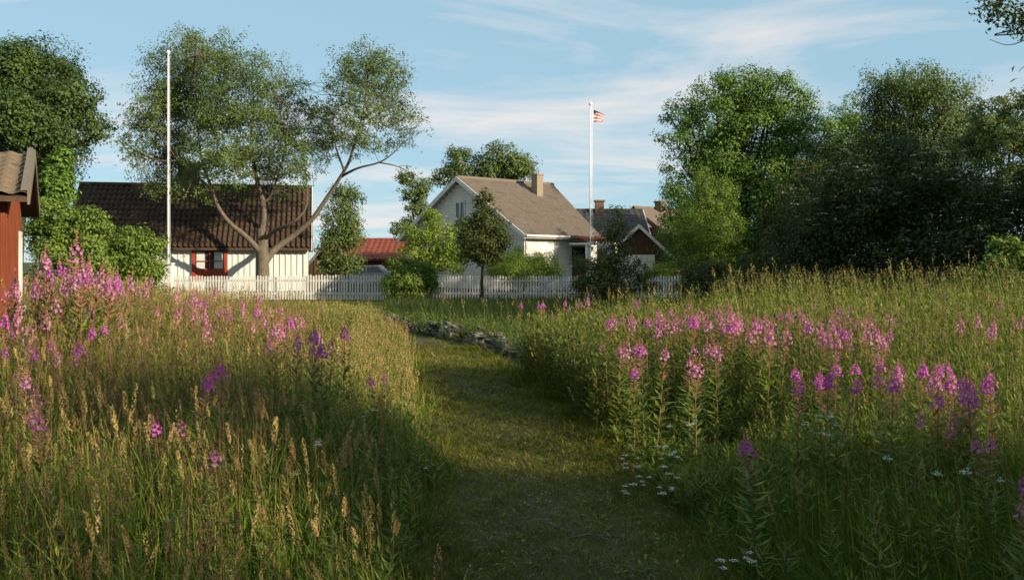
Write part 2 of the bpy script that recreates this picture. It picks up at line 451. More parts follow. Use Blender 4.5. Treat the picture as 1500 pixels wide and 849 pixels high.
def window(parent, org, fr, u0, u1, z0, z1, off, frame, pane, bars=(1, 1), d=0.05, fw=0.09, sill=True, trim_mat=None):
    """window on a wall: fr=(origin, udir, outward dir)"""
    o, u, nrm = fr; w = np.array([0, 0, 1.])
    mb = MB()
    ax = (u, nrm, w)
    mb.box((u0, off, z0), (u1, off + d, z0 + fw), 0, ax, o); mb.box((u0, off, z1 - fw), (u1, off + d, z1), 0, ax, o)
    mb.box((u0, off, z0 + fw), (u0 + fw, off + d, z1 - fw), 0, ax, o); mb.box((u1 - fw, off, z0 + fw), (u1, off + d, z1 - fw), 0, ax, o)
    f = mb.build('window', frame, parent, org)
    if bars[0] or bars[1]:
        b = MB()
        for k in range(1, bars[0] + 1):
            x = u0 + (u1 - u0) * k / (bars[0] + 1)
            b.box((x - .035, off + .005, z0 + fw), (x + .035, off + d - .008, z1 - fw), 0, ax, o)
        for k in range(1, bars[1] + 1):
            z = z0 + (z1 - z0) * k / (bars[1] + 1)
            b.box((u0 + fw, off + .008, z - .02), (u1 - fw, off + d - .012, z + .02), 0, ax, o)
        b.build('glazing_bars', frame, f, org)
    p = MB(); p.box((u0 + fw * .5, off - 0.01, z0 + fw * .5), (u1 - fw * .5, off + 0.006, z1 - fw * .5), 0, ax, o)
    p.build('pane', pane, f, org)
    if sill:
        q = MB(); q.box((u0 - .05, off, z0 - .06), (u1 + .05, off + d + .05, z0 - .003), 0, ax, o)
        q.build('sill', frame, f, org)
    return f

# ------------------------------------------------------------------ red shed at the left edge
def red_shed():
    cA = np.array([-6.27, 11.26, 0.0]); cB = np.array([-7.93, 14.66, 0.0])
    g = cB - cA; Wd = np.linalg.norm(g); g /= Wd                       # along the gable wall
    l = np.array([-g[1], g[0], 0.]);                                   # along the length, leftwards
    nrm = -l
    root = thing('wooden_shed', cA, 'small red board shed with brown tiled roof at the left edge behind the fireweed', 'shed')
    L = 5.0; ez, rz = 2.56, 3.20; up = np.array([0, 0, 1.])
    mb = MB()
    ax = (g, l, up)
    prof = [(0, 0), (Wd, 0), (Wd, ez), (Wd / 2, rz - .05), (0, ez)]
    mb.prism([cA + g * a + up * b for a, b in prof], l * L)
    k = 0
    while k * 0.16 < Wd:                                               # vertical boards with cover strips on the gable
        x = k * 0.16
        zt = ez + (rz - .05 - ez) * (1 - abs(x + .03 - Wd / 2) / (Wd / 2))
        mb.box((x, -0.022, 0), (x + 0.055, -0.002, zt - .02), 0, ax, cA); k += 1
    for k in range(int(L / 0.16)):
        mb.box((-0.022, k * .16, 0), (-0.002, k * .16 + .055, ez - .05), 0, ax, cA)
    mb.build('wall', M['red_paint'], root, cA)
    ov = 0.25; oe = 0.30; sl_ = (rz - ez) / (Wd / 2)
    rf = MB()
    e0 = cA - g * oe - l * ov + up * (ez - oe * sl_ + .05); e1 = e0 + l * (L + 2 * ov)
    r0 = cA + g * Wd / 2 - l * ov + up * (rz + .05); r1 = r0 + l * (L + 2 * ov)
    f0 = cA + g * (Wd + oe) - l * ov + up * (ez - oe * sl_ + .05); f1 = f0 + l * (L + 2 * ov)
    pantile(rf, e0, e1, r0, r1, 24, 9, 0.018, 0.02)
    pantile(rf, f0, f1, r0, r1, 24, 9, 0.018, 0.02)
    roof = rf.build('roof', M['shed_roof'], root, cA)
    soff = MB()
    for a, b in ((e0, r0), (f0, r0)):
        soff.prism([a - up * .03, b - up * .03, b - up * .09, a - up * .09], l * (L + 2 * ov))
    soff.build('roof_boards', M['brown_wood'], roof, cA)
    bb = MB()
    for a, b in ((e0, r0), (f0, r0)):
        bb.prism([a - up * .12, b - up * .12, b + up * .05, a + up * .05], -l * .03)
        bb.prism([a + up * .05, b + up * .05, b + up * .075, a + up * .075], l * .07)
    bb.build('barge_board', M['grey_wood'], root, cA)
    window(root, cA, (cA, g, nrm), 2.80, 3.40, 1.0, 2.15, 0.024, M['white_old'], M['glass'], (1, 2), 0.03, 0.07)
red_shed()

# ------------------------------------------------------------------ white cottage
def cottage():
    y0 = 42.0; x1 = -9.48; x0 = x1 - 10.3
    org = np.array([x1, y0, 0.0]); D = 6.6; ez = 2.50; rz = 5.25; up = np.array([0, 0, 1.]); X = np.array([1., 0, 0]); Yd = np.array([0, 1., 0])
    root = thing('white_cottage', org, 'low white board cottage with dark pantile roof and red window behind the picket fence', 'cottage', rz=math.radians(12))
    Wd = x1 - x0
    mb = MB()
    mb.prism([(x0, y0, 0.32), (x0, y0 + D, 0.32), (x0, y0 + D, ez), (x0, y0 + D / 2, rz - .12), (x0, y0, ez)], X * Wd)
    k = 0
    while k * 0.26 < Wd:
        x = x0 + k * .26
        mb.box((x, y0 - .035, .32), (x + .075, y0 - .003, ez - .02)); k += 1
    k = 0
    while k * 0.26 < D:
        y = y0 + .1 + k * .26
        zt = ez + (rz - .15 - ez) * (1 - abs(y - (y0 + D / 2)) / (D / 2))
        mb.box((x1 + .003, y, .32), (x1 + .03, y + .07, zt)); k += 1
    mb.build('wall', M['white_paint'], root, org)
    fb = MB(); fb.box((x0 + .03, y0 + .03, 0), (x1 - .03, y0 + D - .03, .318)); fb.build('foundation', M['stone'], root, org)
    cb = MB(); cb.box((x1 - .14, y0 - .055, .32), (x1 + .05, y0 - .037, ez)); cb.box((x1 + .032, y0 - .036, .32), (x1 + .05, y0 + .14, ez))
    cb.build('corner_board', M['white_paint'], root, org)
    # roof
    oe, og = .35, .22; s_ = (rz - ez) / (D / 2)
    e0 = np.array([x0 - og, y0 - oe, ez - oe * s_ + .10]); e1 = np.array([x1 + og, y0 - oe, ez - oe * s_ + .10])
    r0 = np.array([x0 - og, y0 + D / 2, rz + .08]); r1 = np.array([x1 + og, y0 + D / 2, rz + .08])
    f0 = e0 + Yd * (D + 2 * oe); f1 = e1 + Yd * (D + 2 * oe)
    rf = MB()
    pantile(rf, e0, e1, r0, r1, 46, 12, 0.045, 0.035)
    pantile(rf, f0, f1, r0, r1, 46, 3, 0.045, 0.035)
    rf.tube([r0 + up * .0, r1 + up * .0], [.12, .12], 8)
    roof = rf.build('roof', M['dark_tile'], root, org, smooth=False)
    sb = MB()
    for a, b in ((e0, r0), (f0, r0)):
        sb.prism([a - up * .06, b - up * .06, b - up * .13, a - up * .13], X * (Wd + 2 * og))
    sb.build('roof_boards', M['brown_wood'], roof, org)
    bg_ = MB()
    for a, b in ((e1, r1), (f1, r1)):
        bg_.prism([a - up * .16, b - up * .16, b + up * .05, a + up * .05], X * .035)
    bg_.build('barge_board', M['white_paint'], root, org)
    cx = x1 - 5.6
    ch = MB(); ch.box((cx - .45, y0 + 2.95, rz - .6), (cx + .45, y0 + 3.7, rz + 1.05)); ch.box((cx - .52, y0 + 2.88, rz + 1.05), (cx + .52, y0 + 3.77, rz + 1.2))
    ch.build('chimney', M['brick'], roof, org)
    # red window with curtains
    o = np.array([0, y0, 0.]); nrm = np.array([0, -1., 0])
    u0, u1 = x1 - 5.03, x1 - 3.49
    f = window(root, org, (o, X, nrm), u0, u1, 0.92, ez - .04, .036, M['red_window'], M['glass'], (1, 1), .07, .15)
    for a, b in ((u0 + .2, u0 + .55), (u1 - .58, u1 - .2)):
        cu = MB(); cu.box((a, .0425, 1.35), (b, .046, 2.1), 0, (X, nrm, up), o); cu.build('curtain', M['curtain'], f, org)
    pl = MB(); pl.box((u0 + .15, .05, 1.07), (u1 - .15, .075, 1.36), 0, (X, nrm, up), o); pl.build('window_panel', M['red_window'], f, org)
    # a second window further left, behind the bush
    window(root, org, (o, X, nrm), x1 - 8.8, x1 - 7.6, 1.0, ez - .06, .036, M['red_window'], M['glass'], (1, 1), .07, .12)
cottage()

# ------------------------------------------------------------------ central white house
def central_house():
    u = np.array([-.667, .745, 0]); v = np.array([.745, .667, 0]); up = np.array([0, 0, 1.])
    A = np.array([.58, 43.0, 0]); Wd = 9.6; Le, Lr = 5.0, 6.6
    root = thing('white_house', A, 'white wooden house with brown tiled gable roof, tall brick chimney and porch in the middle', 'house')
    rz, ez = 5.96, 2.88; oe, og = .40, .30
    s_ = (rz - ez) / (Wd / 2 + oe)
    wz = ez + oe * s_ - .16
    mb = MB()
    prof = [(0, .3), (Wd, .3), (Wd, wz), (Wd / 2, rz - .2), (0, wz)]
    a = [A + u * p + up * q for p, q in prof]
    b = [A + u * p + up * q + v * (Le if p == 0 else Lr if p == Wd / 2 else Lr + 1.2) for p, q in prof]
    n = 5
    mb.add(a + b, [tuple(range(n))[::-1], tuple(range(n, 2 * n))] + [(i, (i + 1) % n, (i + 1) % n + n, i + n) for i in range(n)])
    k = 0
    while k * .17 + .4 < rz:                                      # lapped horizontal boards on the gable and long side
        z = .35 + k * .17
        half = Wd / 2 if z < wz else Wd / 2 * max(0.0, (rz - .25 - z) / (rz - .25 - wz))
        if half > .1:
            mb.box((Wd / 2 - half, -.018, z), (Wd / 2 + half, -.003, z + .14), 0, (u, v, up), A)
        if z < wz - .2: mb.box((-.018, 0, z), (-.003, Le, z + .14), 0, (u, v, up), A)
        k += 1
    mb.build('wall', M['white_paint'], root, A)
    fd = MB(); fd.prism([A + u * .05 + v * .05, A + u * (Wd - .05) + v * .05, A + u * (Wd - .05) + v * Lr, A + u * .05 + v * (Le - .05)], up * .298)
    fd.build('foundation', M['stone'], root, A)
    cb = MB(); cb.box((-.045, -.045, .3), (.12, -.02, wz - .05), 0, (u, v, up), A); cb.box((-.045, -.0195, .3), (-.02, .14, wz - .05), 0, (u, v, up), A)
    cb.build('corner_board', M['white_paint'], root, A)
    e0 = A - u * oe - v * og + up * ez; e1 = A - u * oe + v * Le + up * ez
    r0 = A + u * Wd / 2 - v * og + up * rz; r1 = A + u * Wd / 2 + v * Lr + up * rz
    f0 = A + u * (Wd + oe) - v * og + up * ez; f1 = A + u * (Wd + oe) + v * (Lr + 1.2) + up * ez
    rf = MB()
    pantile(rf, e0, e1, r0, r1, 26, 16, 0.022, 0.022)
    pantile(rf, f0, f1, r0, r1, 26, 4, 0.022, 0.022)
    rf.tube([r0, r1], [.11, .11], 8)
    roof = rf.build('roof', M['brown_tile'], root, A)
    sb = MB()
    for (p, q, pe, qe) in ((e0, r0, e1, r1), (f0, r0, f1, r1)):
        t1, t2 = up * .04, up * .12
        sb.add([p - t1, q - t1, qe - t1, pe - t1, p - t2, q - t2, qe - t2, pe - t2],
               [(0, 1, 2, 3), (7, 6, 5, 4), (0, 4, 5, 1), (1, 5, 6, 2), (2, 6, 7, 3), (3, 7, 4, 0)])
    sb.build('roof_boards', M['white_old'], roof, A)
    bb = MB()
    for p, q in ((e0, r0), (f0, r0)):
        bb.prism([p - up * .20, q - up * .20, q + up * .05, p + up * .05], -v * .035)
    bb.build('barge_board', M['white_paint'], root, A)
    gt = MB(); gt.tube([e0 - u * .06 + up * .0, e1 - u * .06 - up * .02], [.06, .06], 8); gt.build('gutter', M['white_paint'], root, A)
    dp = MB(); q = A - u * .09 + v * .06; dp.tube([q + up * 2.82, q + up * 2.6 + u * .02, q + up * .1], [.04] * 3, 7); dp.build('downpipe', M['white_paint'], root, A)
    # chimney on the near slope, close to the ridge
    cc = A + u * (Wd / 2 - 1.15) + v * 4.3
    ch = MB(); ax = (u, v, up)
    ch.box((-.22, -.22, 4.6), (.22, .22, 6.25), 0, ax, cc)
    ch.box((-.26, -.26, 6.25), (.26, .26, 6.34), 0, ax, cc)
    cho = ch.build('chimney', M['yellow_brick'], roof, A)
    fl = MB(); fl.box((-.29, -.29, 4.9), (-.225, .29, 5.12), 0, ax, cc); fl.build('flashing', M['lead'], roof, A)
    # gable windows
    window(root, A, (A, u, -v), Wd / 2 - .40, Wd / 2 + .40, 3.85, 4.75, .02, M['white_paint'], M['glass'], (1, 0), .05, .08)
    window(root, A, (A, u, -v), 1.6, 2.7, 1.3, 2.5, .02, M['white_paint'], M['glass'], (1, 1), .05, .09)
    window(root, A, (A, u, -v), 6.2, 7.3, 1.3, 2.5, .02, M['white_paint'], M['glass'], (1, 1), .05, .09)
    # porch: small hipped roof on posts over the door
    pz = 2.62; v0, v1, pd = 2.75, 4.75, 1.5
    pr = MB()
    pantile(pr, A - u * (pd + .2) + v * (v0 - .15) + up * (pz), A - u * (pd + .2) + v * (v1 + .15) + up * pz,
            A - u * .42 + v * (v0 - .15) + up * 2.94, A - u * .42 + v * (v1 + .15) + up * 2.94, 9, 4, .02, .02)
    pro = pr.build('porch_roof', M['barn_roof'], root, A)
    fa = MB(); fa.box((-pd - .2, v0 - .15, pz - .16), (-pd - .14, v1 + .15, pz - .03), 0, ax, A); fa.box((-pd - .139, v0 - .15, pz - .13), (-.4, v1 + .15, pz - .05), 0, ax, A)
    fa.build('fascia', M['white_paint'], pro, A)
    for vv in (v0, v1):
        p = MB(); p.box((-pd - .06, vv - .07, 0), (-pd + .08, vv + .07, pz - .13), 0, ax, A); p.build('porch_post', M['white_paint'], root, A)
    bx = MB(); bx.box((-pd - .03, v0 + .07, .95), (-pd + .03, v0 + .5, 1.03), 0, ax, A); bx.box((-pd - .02, v0 + .07, .3), (-pd + .02, v0 + .5, .38), 0, ax, A)
    for k in range(4): bx.box((-pd - .02, v0 + .12 + k * .1, .381), (-pd + .02, v0 + .16 + k * .1, .949), 0, ax, A)
    bx.build('railing', M['white_paint'], root, A)
    st = MB(); st.box((-pd, v0, 0), (-.06, v1, .28), 0, ax, A); st.build('porch_step', M['stone'], root, A)
    d = MB(); d.box((-.06, 3.2, .3), (-.02, 4.15, 2.4), 0, ax, A); do = d.build('door', M['brown_wood'], root, A)
    g = MB()
    for k in range(2): g.box((-.066, 3.3 + k * .4, 1.25), (-.061, 3.65 + k * .4, 2.3), 0, ax, A)
    g.build('door_pane', M['glass'], do, A)
    hd = MB(); hd.tube([A - u * .07 + v * 4.08 + up * 1.1, A - u * .13 + v * 4.08 + up * 1.1, A - u * .13 + v * 3.98 + up * 1.1], [.012] * 3, 6); hd.build('handle', M['lead'], do, A)
central_house()

# ------------------------------------------------------------------ neighbour houses behind
def simple_house(name, label, cat, A, u, Wd, v, L, ez, rz, wallm, roofm, chim=None, tri=None, win=(), oe=.35, og=.3, barge=None):
    """gable house: gable wall from A along u (width Wd), body along v (length L)"""
    up = np.array([0, 0, 1.]); A = np.asarray(A, float); u = unit(np.asarray(u, float)); v = unit(np.asarray(v, float))
    root = thing(name, A, label, cat)
    mb = MB(); mb.prism([A + u * p + up * q for p, q in ((0, 0), (Wd, 0), (Wd, ez), (Wd / 2, rz - .15), (0, ez))], v * L)
    k = 0
    while k * .2 < Wd:
        x = k * .2; zt = ez + (rz - .2 - ez) * (1 - abs(x + .03 - Wd / 2) / (Wd / 2))
        mb.box((x, -.025, .1), (x + .06, -.003, zt - .03), 0, (u, v, up), A); k += 1
    mb.build('wall', wallm, root, A)
    s_ = (rz - ez) / (Wd / 2)
    rf = MB(); es = []
    for sgn, p in ((-1, -oe), (1, Wd + oe)):
        e0 = A + u * p - v * og + up * (ez - oe * s_ + .05); r0 = A + u * Wd / 2 - v * og + up * (rz + .03)
        e1 = e0 + v * (L + 2 * og); r1 = r0 + v * (L + 2 * og)
        pantile(rf, e0, e1, r0, r1, max(6, int(L * 3)), 10, .02, .02); es.append((e0, r0, e1, r1))
    rf.tube([es[0][1], es[0][3]], [.1, .1], 7)
    roof = rf.build('roof', roofm, root, A)
    sb = MB()
    for e0, r0, e1, r1 in es: sb.prism([e0 - up * .04, r0 - up * .04, r0 - up * .11, e0 - up * .11], v * (L + 2 * og))
    sb.build('roof_boards', M['brown_wood'], roof, A)
    bb = MB()
    for e0, r0, e1, r1 in es: bb.prism([e0 - up * .18, r0 - up * .18, r0 + up * .05, e0 + up * .05], -v * .04)
    bb.build('barge_board', barge or M['white_paint'], root, A)
    if chim is not None:
        p, q, hgt, r = chim
        ch = MB(); cpt = A + u * p + v * q
        ch.box((-r, -r, rz - .9), (r, r, rz + hgt), 0, (u, v, up), cpt); ch.box((-r - .06, -r - .06, rz + hgt), (r + .06, r + .06, rz + hgt + .12), 0, (u, v, up), cpt)
        ch.build('chimney', M['brick'], roof, A)
    for (a, b, z0, z1) in win:
        window(root, A, (A, u, -v), a, b, z0, z1, .026, M['white_paint'], M['glass'], (1, 1), .05, .08)
    return root, A, u, v
up = np.array([0, 0, 1.])
# slate-roofed house, ridge across the view
a = P(935, 0, 57)
simple_house('slate_roof_house', 'white house with dark slate roof and brick chimney just right of the flag pole', 'house',
             (P(862, 0, 57)[0] + 3.6, 57, 0), (0, 1, 0), 7.0, (-1, 0, 0), 5.4, 3.2, 5.05, M['white_paint'], M['slate'], chim=(3.3, 2.6, .55, .28))
# brown-roofed house whose gable turns to the left front
apx = P(932, 304, 62)
uC = np.array([-.667, .745, 0]); vC = np.array([.745, .667, 0])
wC = 7.0
aC = np.array([apx[0], apx[1], 0]) - uC * wC / 2
r_, A_, u_, v_ = simple_house('brown_roof_house', 'house with brown tiled roof, white gable top and brick chimney beside the big maple', 'house',
             aC, uC, wC, vC, 9.0, 3.0, apx[2], M['brown_wood'], M['brown_tile'], chim=(3.2, 2.2, .40, .27), win=[(2.9, 4.1, 3.1, 3.75)], barge=M['brown_wood'])
tri = MB(); tri.prism([A_ + u_ * 2.0 - v_ * .05 + up * 3.95, A_ + u_ * 5.0 - v_ * .05 + up * 3.95, A_ + u_ * 3.5 - v_ * .05 + up * 4.95], -v_ * .04)
tri.build('gable_boards', M['white_paint'], r_, A_)
# low wing in front of it, gable to the camera
aD = P(872, 0, 52); bD = P(998, 0, 52)
wD = bD[0] - aD[0]
rD, AD, uD, vD = simple_house('dark_roof_outbuilding', 'low outbuilding with dark roof and long white verge board behind the dark bush', 'outbuilding',
             (aD[0] + .35, 52, 0), (1, 0, 0), wD - .7, (0, 1, 0), 4.0, 1.75, P(0, 330, 52)[2], M['brown_wood'], M['slate'])
ww = MB(); ww.box((.3, -.045, .1), (wD * .62, -.028, 2.05), 0, (uD, vD, up), AD); ww.build('white_boarding', M['white_paint'], rD, AD)

# red barn beyond the slim tree
xa, xb = P(462, 0, 62)[0], P(590, 0, 62)[0]
simple_house('red_barn', 'long red barn roof showing between the slim tree and the white house', 'barn',
             (xb, 61, 0), (0, 1, 0), 7.0, (-1, 0, 0), xb - xa - 1.6, 1.9, 3.20, M['red_paint'], M['barn_roof'])
simple_house('brown_shed', 'small brown gabled shed between the cottage corner and the slim tree', 'shed',
             (P(449, 0, 50)[0], 50, 0), (1, 0, 0), 1.9, (0, 1, 0), 2.5, 1.35, 2.45, M['brown_wood'], M['barn_roof'], barge=M['grey_wood'])

# parked car roof glimpsed above the fence
def parked_car():
    o = P(538, 0, 55); o[2] = 0
    root = thing('parked_car', o, 'silver parked car half hidden behind the picket fence below the red barn', 'car')
    def L(x, y, z): return o + np.array([x, y, z])
    prof = [(-2.0, .35), (-2.05, .75), (-1.9, .92), (-1.0, 1.0), (-.55, 1.42), (.75, 1.45), (1.35, 1.02), (1.95, .92), (2.05, .6), (2.0, .35)]
    b = MB(); b.prism([L(x, -.85 + (.12 if z > 1.1 else 0), z) for x, z in prof], np.array([0, 1.7, 0])); b.build('body', M['car_paint'], root, o)
    g = MB()
    g.prism([L(-.85, -.856, 1.03), L(0.02, -.856, 1.03), L(.02, -.745, 1.36), L(-.5, -.745, 1.36)], np.array([0, -.012, 0]))
    g.prism([L(.1, -.856, 1.03), L(1.1, -.856, 1.03), L(.72, -.745, 1.36), L(.1, -.745, 1.36)], np.array([0, -.012, 0]))
    g.build('side_window', M['glass'], root, o)
    for x in (-1.3, 1.3):
        for y in (-.80, .80):
            w = MB(); w.tube([L(x, y - .1, .31), L(x, y + .1, .31)], [.31, .31], 16)
            wo_ = w.build('wheel', M['rubber'], root, o)
            h = MB(); s = -1 if y < 0 else 1
            h.tube([L(x, y + s * .101, .31), L(x, y + s * .115, .31)], [.19, .17], 12); h.build('rim', M['car_paint'], wo_, o)
parked_car()

# ------------------------------------------------------------------ picket fences
def picket_fence(xa, xb, ya, yb, label, group='stretches of white picket fence', hgt=1.08, first=[None]):
    a = np.array([xa, ya, 0.]); b = np.array([xb, yb, 0.]); L = np.linalg.norm(b - a); u = (b - a) / L
    n_ = np.array([u[1], -u[0], 0]); up = np.array([0, 0, 1.])
    root = thing('picket_fence', a, label, 'fence', group)
    pk = MB(); k = 0; ax = (u, n_, up)
    while k * .118 < L - .07:
        x = k * .118; h = hgt + rs.uniform(-.035, .025); t = rs.uniform(-.012, .012)
        pk.prism([a + u * (x + t) + up * .06, a + u * (x + .068 + t) + up * .06, a + u * (x + .068) + up * (h - .04), a + u * (x + .034) + up * h, a + u * x + up * (h - .04)], n_ * .02)
        k += 1
    pk.build('picket_panel', M['white_old'], root, a)
    for z in (.28, .82):
        r = MB(); r.box((0, -.05, z), (L, -.002, z + .08), 0, ax, a); r.build('rail', M['white_old'], root, a)
    k = 0
    while k * 2.4 < L + .1:
        p = MB(); x = min(k * 2.4, L - .05); p.box((x - .05, -.155, 0), (x + .05, -.052, hgt - .06), 0, ax, a); p.build('post', M['white_old'], root, a); k += 1
    return root
FY = 38.6
picket_fence(P(238, 0, FY)[0], P(449, 0, FY)[0], FY, FY, 'sunlit white picket fence in front of the white cottage')
picket_fence(P(450, 0, FY)[0], P(567, 0, FY)[0], FY, FY + .05, 'greyish white picket fence right of the cottage, behind the strip of lawn', hgt=1.12)
picket_fence(P(634, 0, FY)[0], P(852, 0, FY)[0], FY + .1, FY + .4, 'shaded white picket fence in front of the middle white house')
picket_fence(P(935, 0, FY)[0], P(1000, 0, FY)[0], FY + .2, FY, 'short white picket fence right of the dark bush below the outbuilding')

# ------------------------------------------------------------------ flag poles
def flag_pole(px, topy, Y, label, cat, box=False, r=.052):
    base = P(px, 0, Y); base[2] = 0; top = P(px, topy, Y)[2]
    root = thing('flagpole', base, label, cat)
    m = MB(); m.tube([base, base + up * top * .5, base + up * top], [r, r * .85, r * .55], 12); m.build('pole', M['pole'], root, base, smooth=True)
    k = MB(); k.tube([base + up * (top - .01), base + up * (top + .05), base + up * (top + .13), base + up * (top + .17)], [.03, .075, .075, .02], 10); k.build('finial', M['pole'], root, base, smooth=True)
    ln = MB(); ln.tube([base + np.array([.10, -.05, 1.2]), base + np.array([.075, -.05, top - .1])], [.006, .006], 4); ln.build('halyard', M['pole'], root, base)
    if box:
        b = MB(); b.box((-.19, -.15, .0), (.17, .13, 1.55), 0, None, base); b.box((-.23, -.19, 1.55), (.21, .17, 1.62), 0, None, base)
        b.box((-.23, -.19, .0), (.21, .17, .3), 0, None, base + np.array([0, 0, .0015]))
        b.build('base_housing', M['white_paint'], root, base)
    return base, top
flag_pole(246.5, 80, 36.8, 'tall bare white flagpole rising in front of the cottage roof', 'flagpole', True)
fb, ft = flag_pole(865, 155, 40.5, 'white flagpole flying a flag beside the middle house', 'flagpole', False, .048)
def flag():
    o = fb + up * (ft - .15)
    root = thing('flag', o, 'small red and white striped flag with dark corner drooping from the right flagpole', 'flag')
    nx, nz = 12, 14; LX, LZ = .56, .60
    def pt(i, j):
        s, t = i / nx, j / nz
        x = .08 + s * LX * (1 - .18 * t)
        z = -t * LZ - s * (.36 - .42 * t) * .75
        y = .07 * math.sin(s * 7 + t * 2.5) * s - .04
        return o + np.array([x, y, z])
    parts = {'flag_red': MB(), 'flag_white': MB(), 'flag_blue': MB()}
    for i in range(nx):
        for j in range(nz):
            if i > 0 and i + j * 1.2 < 6 and j < 4: key = 'flag_blue'
            elif i == 0: key = 'flag_white'
            else: key = 'flag_red' if (j // 2) % 2 == 0 else 'flag_white'
            parts[key].add([pt(i, j), pt(i + 1, j), pt(i + 1, j + 1), pt(i, j + 1)], [(0, 3, 2, 1)])
    for key, nm in (('flag_red', 'red_stripes'), ('flag_white', 'white_stripes'), ('flag_blue', 'dark_canton')):
        parts[key].build(nm, M[key], root, o, smooth=True)
flag()

# ------------------------------------------------------------------ dry stone wall
def stone_wall():
    o0 = np.array([WALL[1][0], WALL[1][1], 0.])
    mb = MB()
    pts = spline([np.array([x, y, 0.]) for x, y in WALL], 12)
    dist = 0; rr = random.Random(3)
    seg = [pts[0]]
    for a, b in zip(pts[:-1], pts[1:]):
        L = np.linalg.norm(b - a); m = max(1, int(L / .1))
        seg += [a + (b - a) * k / m for k in range(1, m + 1)]
    step = 3
    for row, (z0, w, sz) in enumerate(((.05, .28, .22), (.15, .19, .19), (.24, .10, .15))):
        k = row
        while k < len(seg) - 1:
            c = seg[k]; d = unit(seg[min(k + 1, len(seg) - 1)] - seg[k - 1] if k else seg[1] - seg[0]); nn = np.array([-d[1], d[0], 0])
            if row == 2 and rr.random() < .15: k += 3; continue
            for side in (-1, 1):
                s = sz * rr.choice((.5, .75, .9, 1.1, 1.6)) * rr.uniform(.85, 1.15)
                cc = c + nn * side * w * rr.uniform(.6, 1.1) + d * rr.uniform(-.06, .06) + up * (z0 + rr.uniform(-.05, .06))
                # a rough boulder: noisy sphere, squashed
                o = len(mb.v); nu, nv = 10, 6; ph = rr.uniform(0, 9)
                for j in range(nv + 1):
                    th = math.pi * j / nv
                    for i in range(nu):
                        a = 2 * math.pi * i / nu
                        dv_ = np.array([math.sin(th) * math.cos(a), math.sin(th) * math.sin(a), math.cos(th)])
                        q = np.sign(dv_) * np.abs(dv_) ** .62
                        f = s * .5 * (1 + .75 * mnoise.noise((dv_[0] * 1.5 + ph, dv_[1] * 1.5, dv_[2] * 1.5)) + .25 * mnoise.noise((dv_[0] * 4 + ph, dv_[1] * 4, dv_[2] * 4)))
                        loc = q * f
                        mb.v.append(tuple(cc + d * loc[0] * 1.35 + nn * loc[1] + up * loc[2] * .66))
                for j in range(nv):
                    for i in range(nu):
                        a_, b_ = o + j * nu + i, o + j * nu + (i + 1) % nu
                        mb.f.append((a_, a_ + nu, b_ + nu, b_)); mb.m.append(0)
            k += step
    ob = mb.build('stone_wall', M['stone'], None, o0)
    ob.location = tuple(o0)
    tag(ob, 'low grey dry stone wall along the far bend of the path', 'stone wall')
stone_wall()

# ------------------------------------------------------------------ trees and shrubs
def blob(px, py, Y, rx, ry, dep=0.9):
    c = P(px, py, Y); k = Y / F
    return (c[0], c[1], c[2], rx * k, rx * k * dep, ry * k)

BLOW = 1.14
def crown_chunks(blobs, n_leaves, per, sigma, leaf, flat=.75, gap=0.05, seed=1, inner=.35, up_bias=.3, aspect=.55, puff=.34, npuff=34, blow=None, spray=.5, rough=.38):
    """leaves on many small rounded puffs spread through the blobs of the crown"""
    r = np.random.RandomState(seed)
    B = np.array(blobs, float); B[:, 3:6] *= BLOW if blow is None else blow
    wgt = (B[:, 3] * B[:, 5]) ** 0.75; wgt /= wgt.sum()
    npf = int(len(B) * npuff)
    bi = r.choice(len(B), npf, p=wgt)
    dirs = unit(r.normal(size=(npf, 3)))
    rad = inner + (1 - inner) * r.rand(npf) ** .5
    pr = (B[bi, 3:6].mean(1) * puff * r.uniform(.6, 1.35, npf))
    cen = B[bi, :3] + dirs * np.maximum(B[bi, 3:6] - pr[:, None] * .6, .05) * rad[:, None]
    keep = np.array([mnoise.noise(Vector(c * (1.1 / max(p, .2)) * .35 + seed)) > -0.55 + gap * 2.2 for c, p in zip(cen, pr)])
    cen, pr, bi = cen[keep], pr[keep], bi[keep]
    w2 = pr ** 2 / (pr ** 2).sum()
    ii = r.choice(len(cen), n_leaves, p=w2)
    dl = unit(r.normal(size=(n_leaves, 3)) + np.array([0, 0, .25]))
    rl = r.rand(n_leaves) ** .45 * (1 + .25 * np.abs(r.normal(size=n_leaves)))
    off = dl * (pr[ii] * rl)[:, None] * np.array([1, 1, flat])
    if spray > 0:
        sd_ = unit(unit(cen - B[bi, :3]) * .8 + r.normal(size=cen.shape) * .8 + np.array([0, 0, .1]))[ii]
        off = off * (1 - .35 * spray) + sd_ * ((off * sd_).sum(1) * 1.3 * spray)[:, None]
    c = cen[ii] + off
    # ragged sprigs past the puff outline
    outd = unit(cen[ii] - B[bi[ii], :3])
    nrm = unit(dl * .75 + outd * .3 + np.array([0, 0, up_bias]) + r.normal(size=(n_leaves, 3)) * rough)
    d = unit(np.cross(nrm, r.normal(size=(n_leaves, 3))) + np.array([0, 0, -.25]))
    ctint = r.uniform(.05, .5, len(cen))[ii]
    tint = np.clip(ctint + r.uniform(-.15, .45, n_leaves), 0, 1)
    ok = c[:, 2] > 0.02
    L = leaf * r.uniform(.6, 1.3, n_leaves)
    V, Q, T = diamonds(c[ok], d[ok], nrm[ok], L[ok], L[ok] * aspect, tint[ok])
    return (V, Q, T, 0), cen[cen[:, 2] > .05]

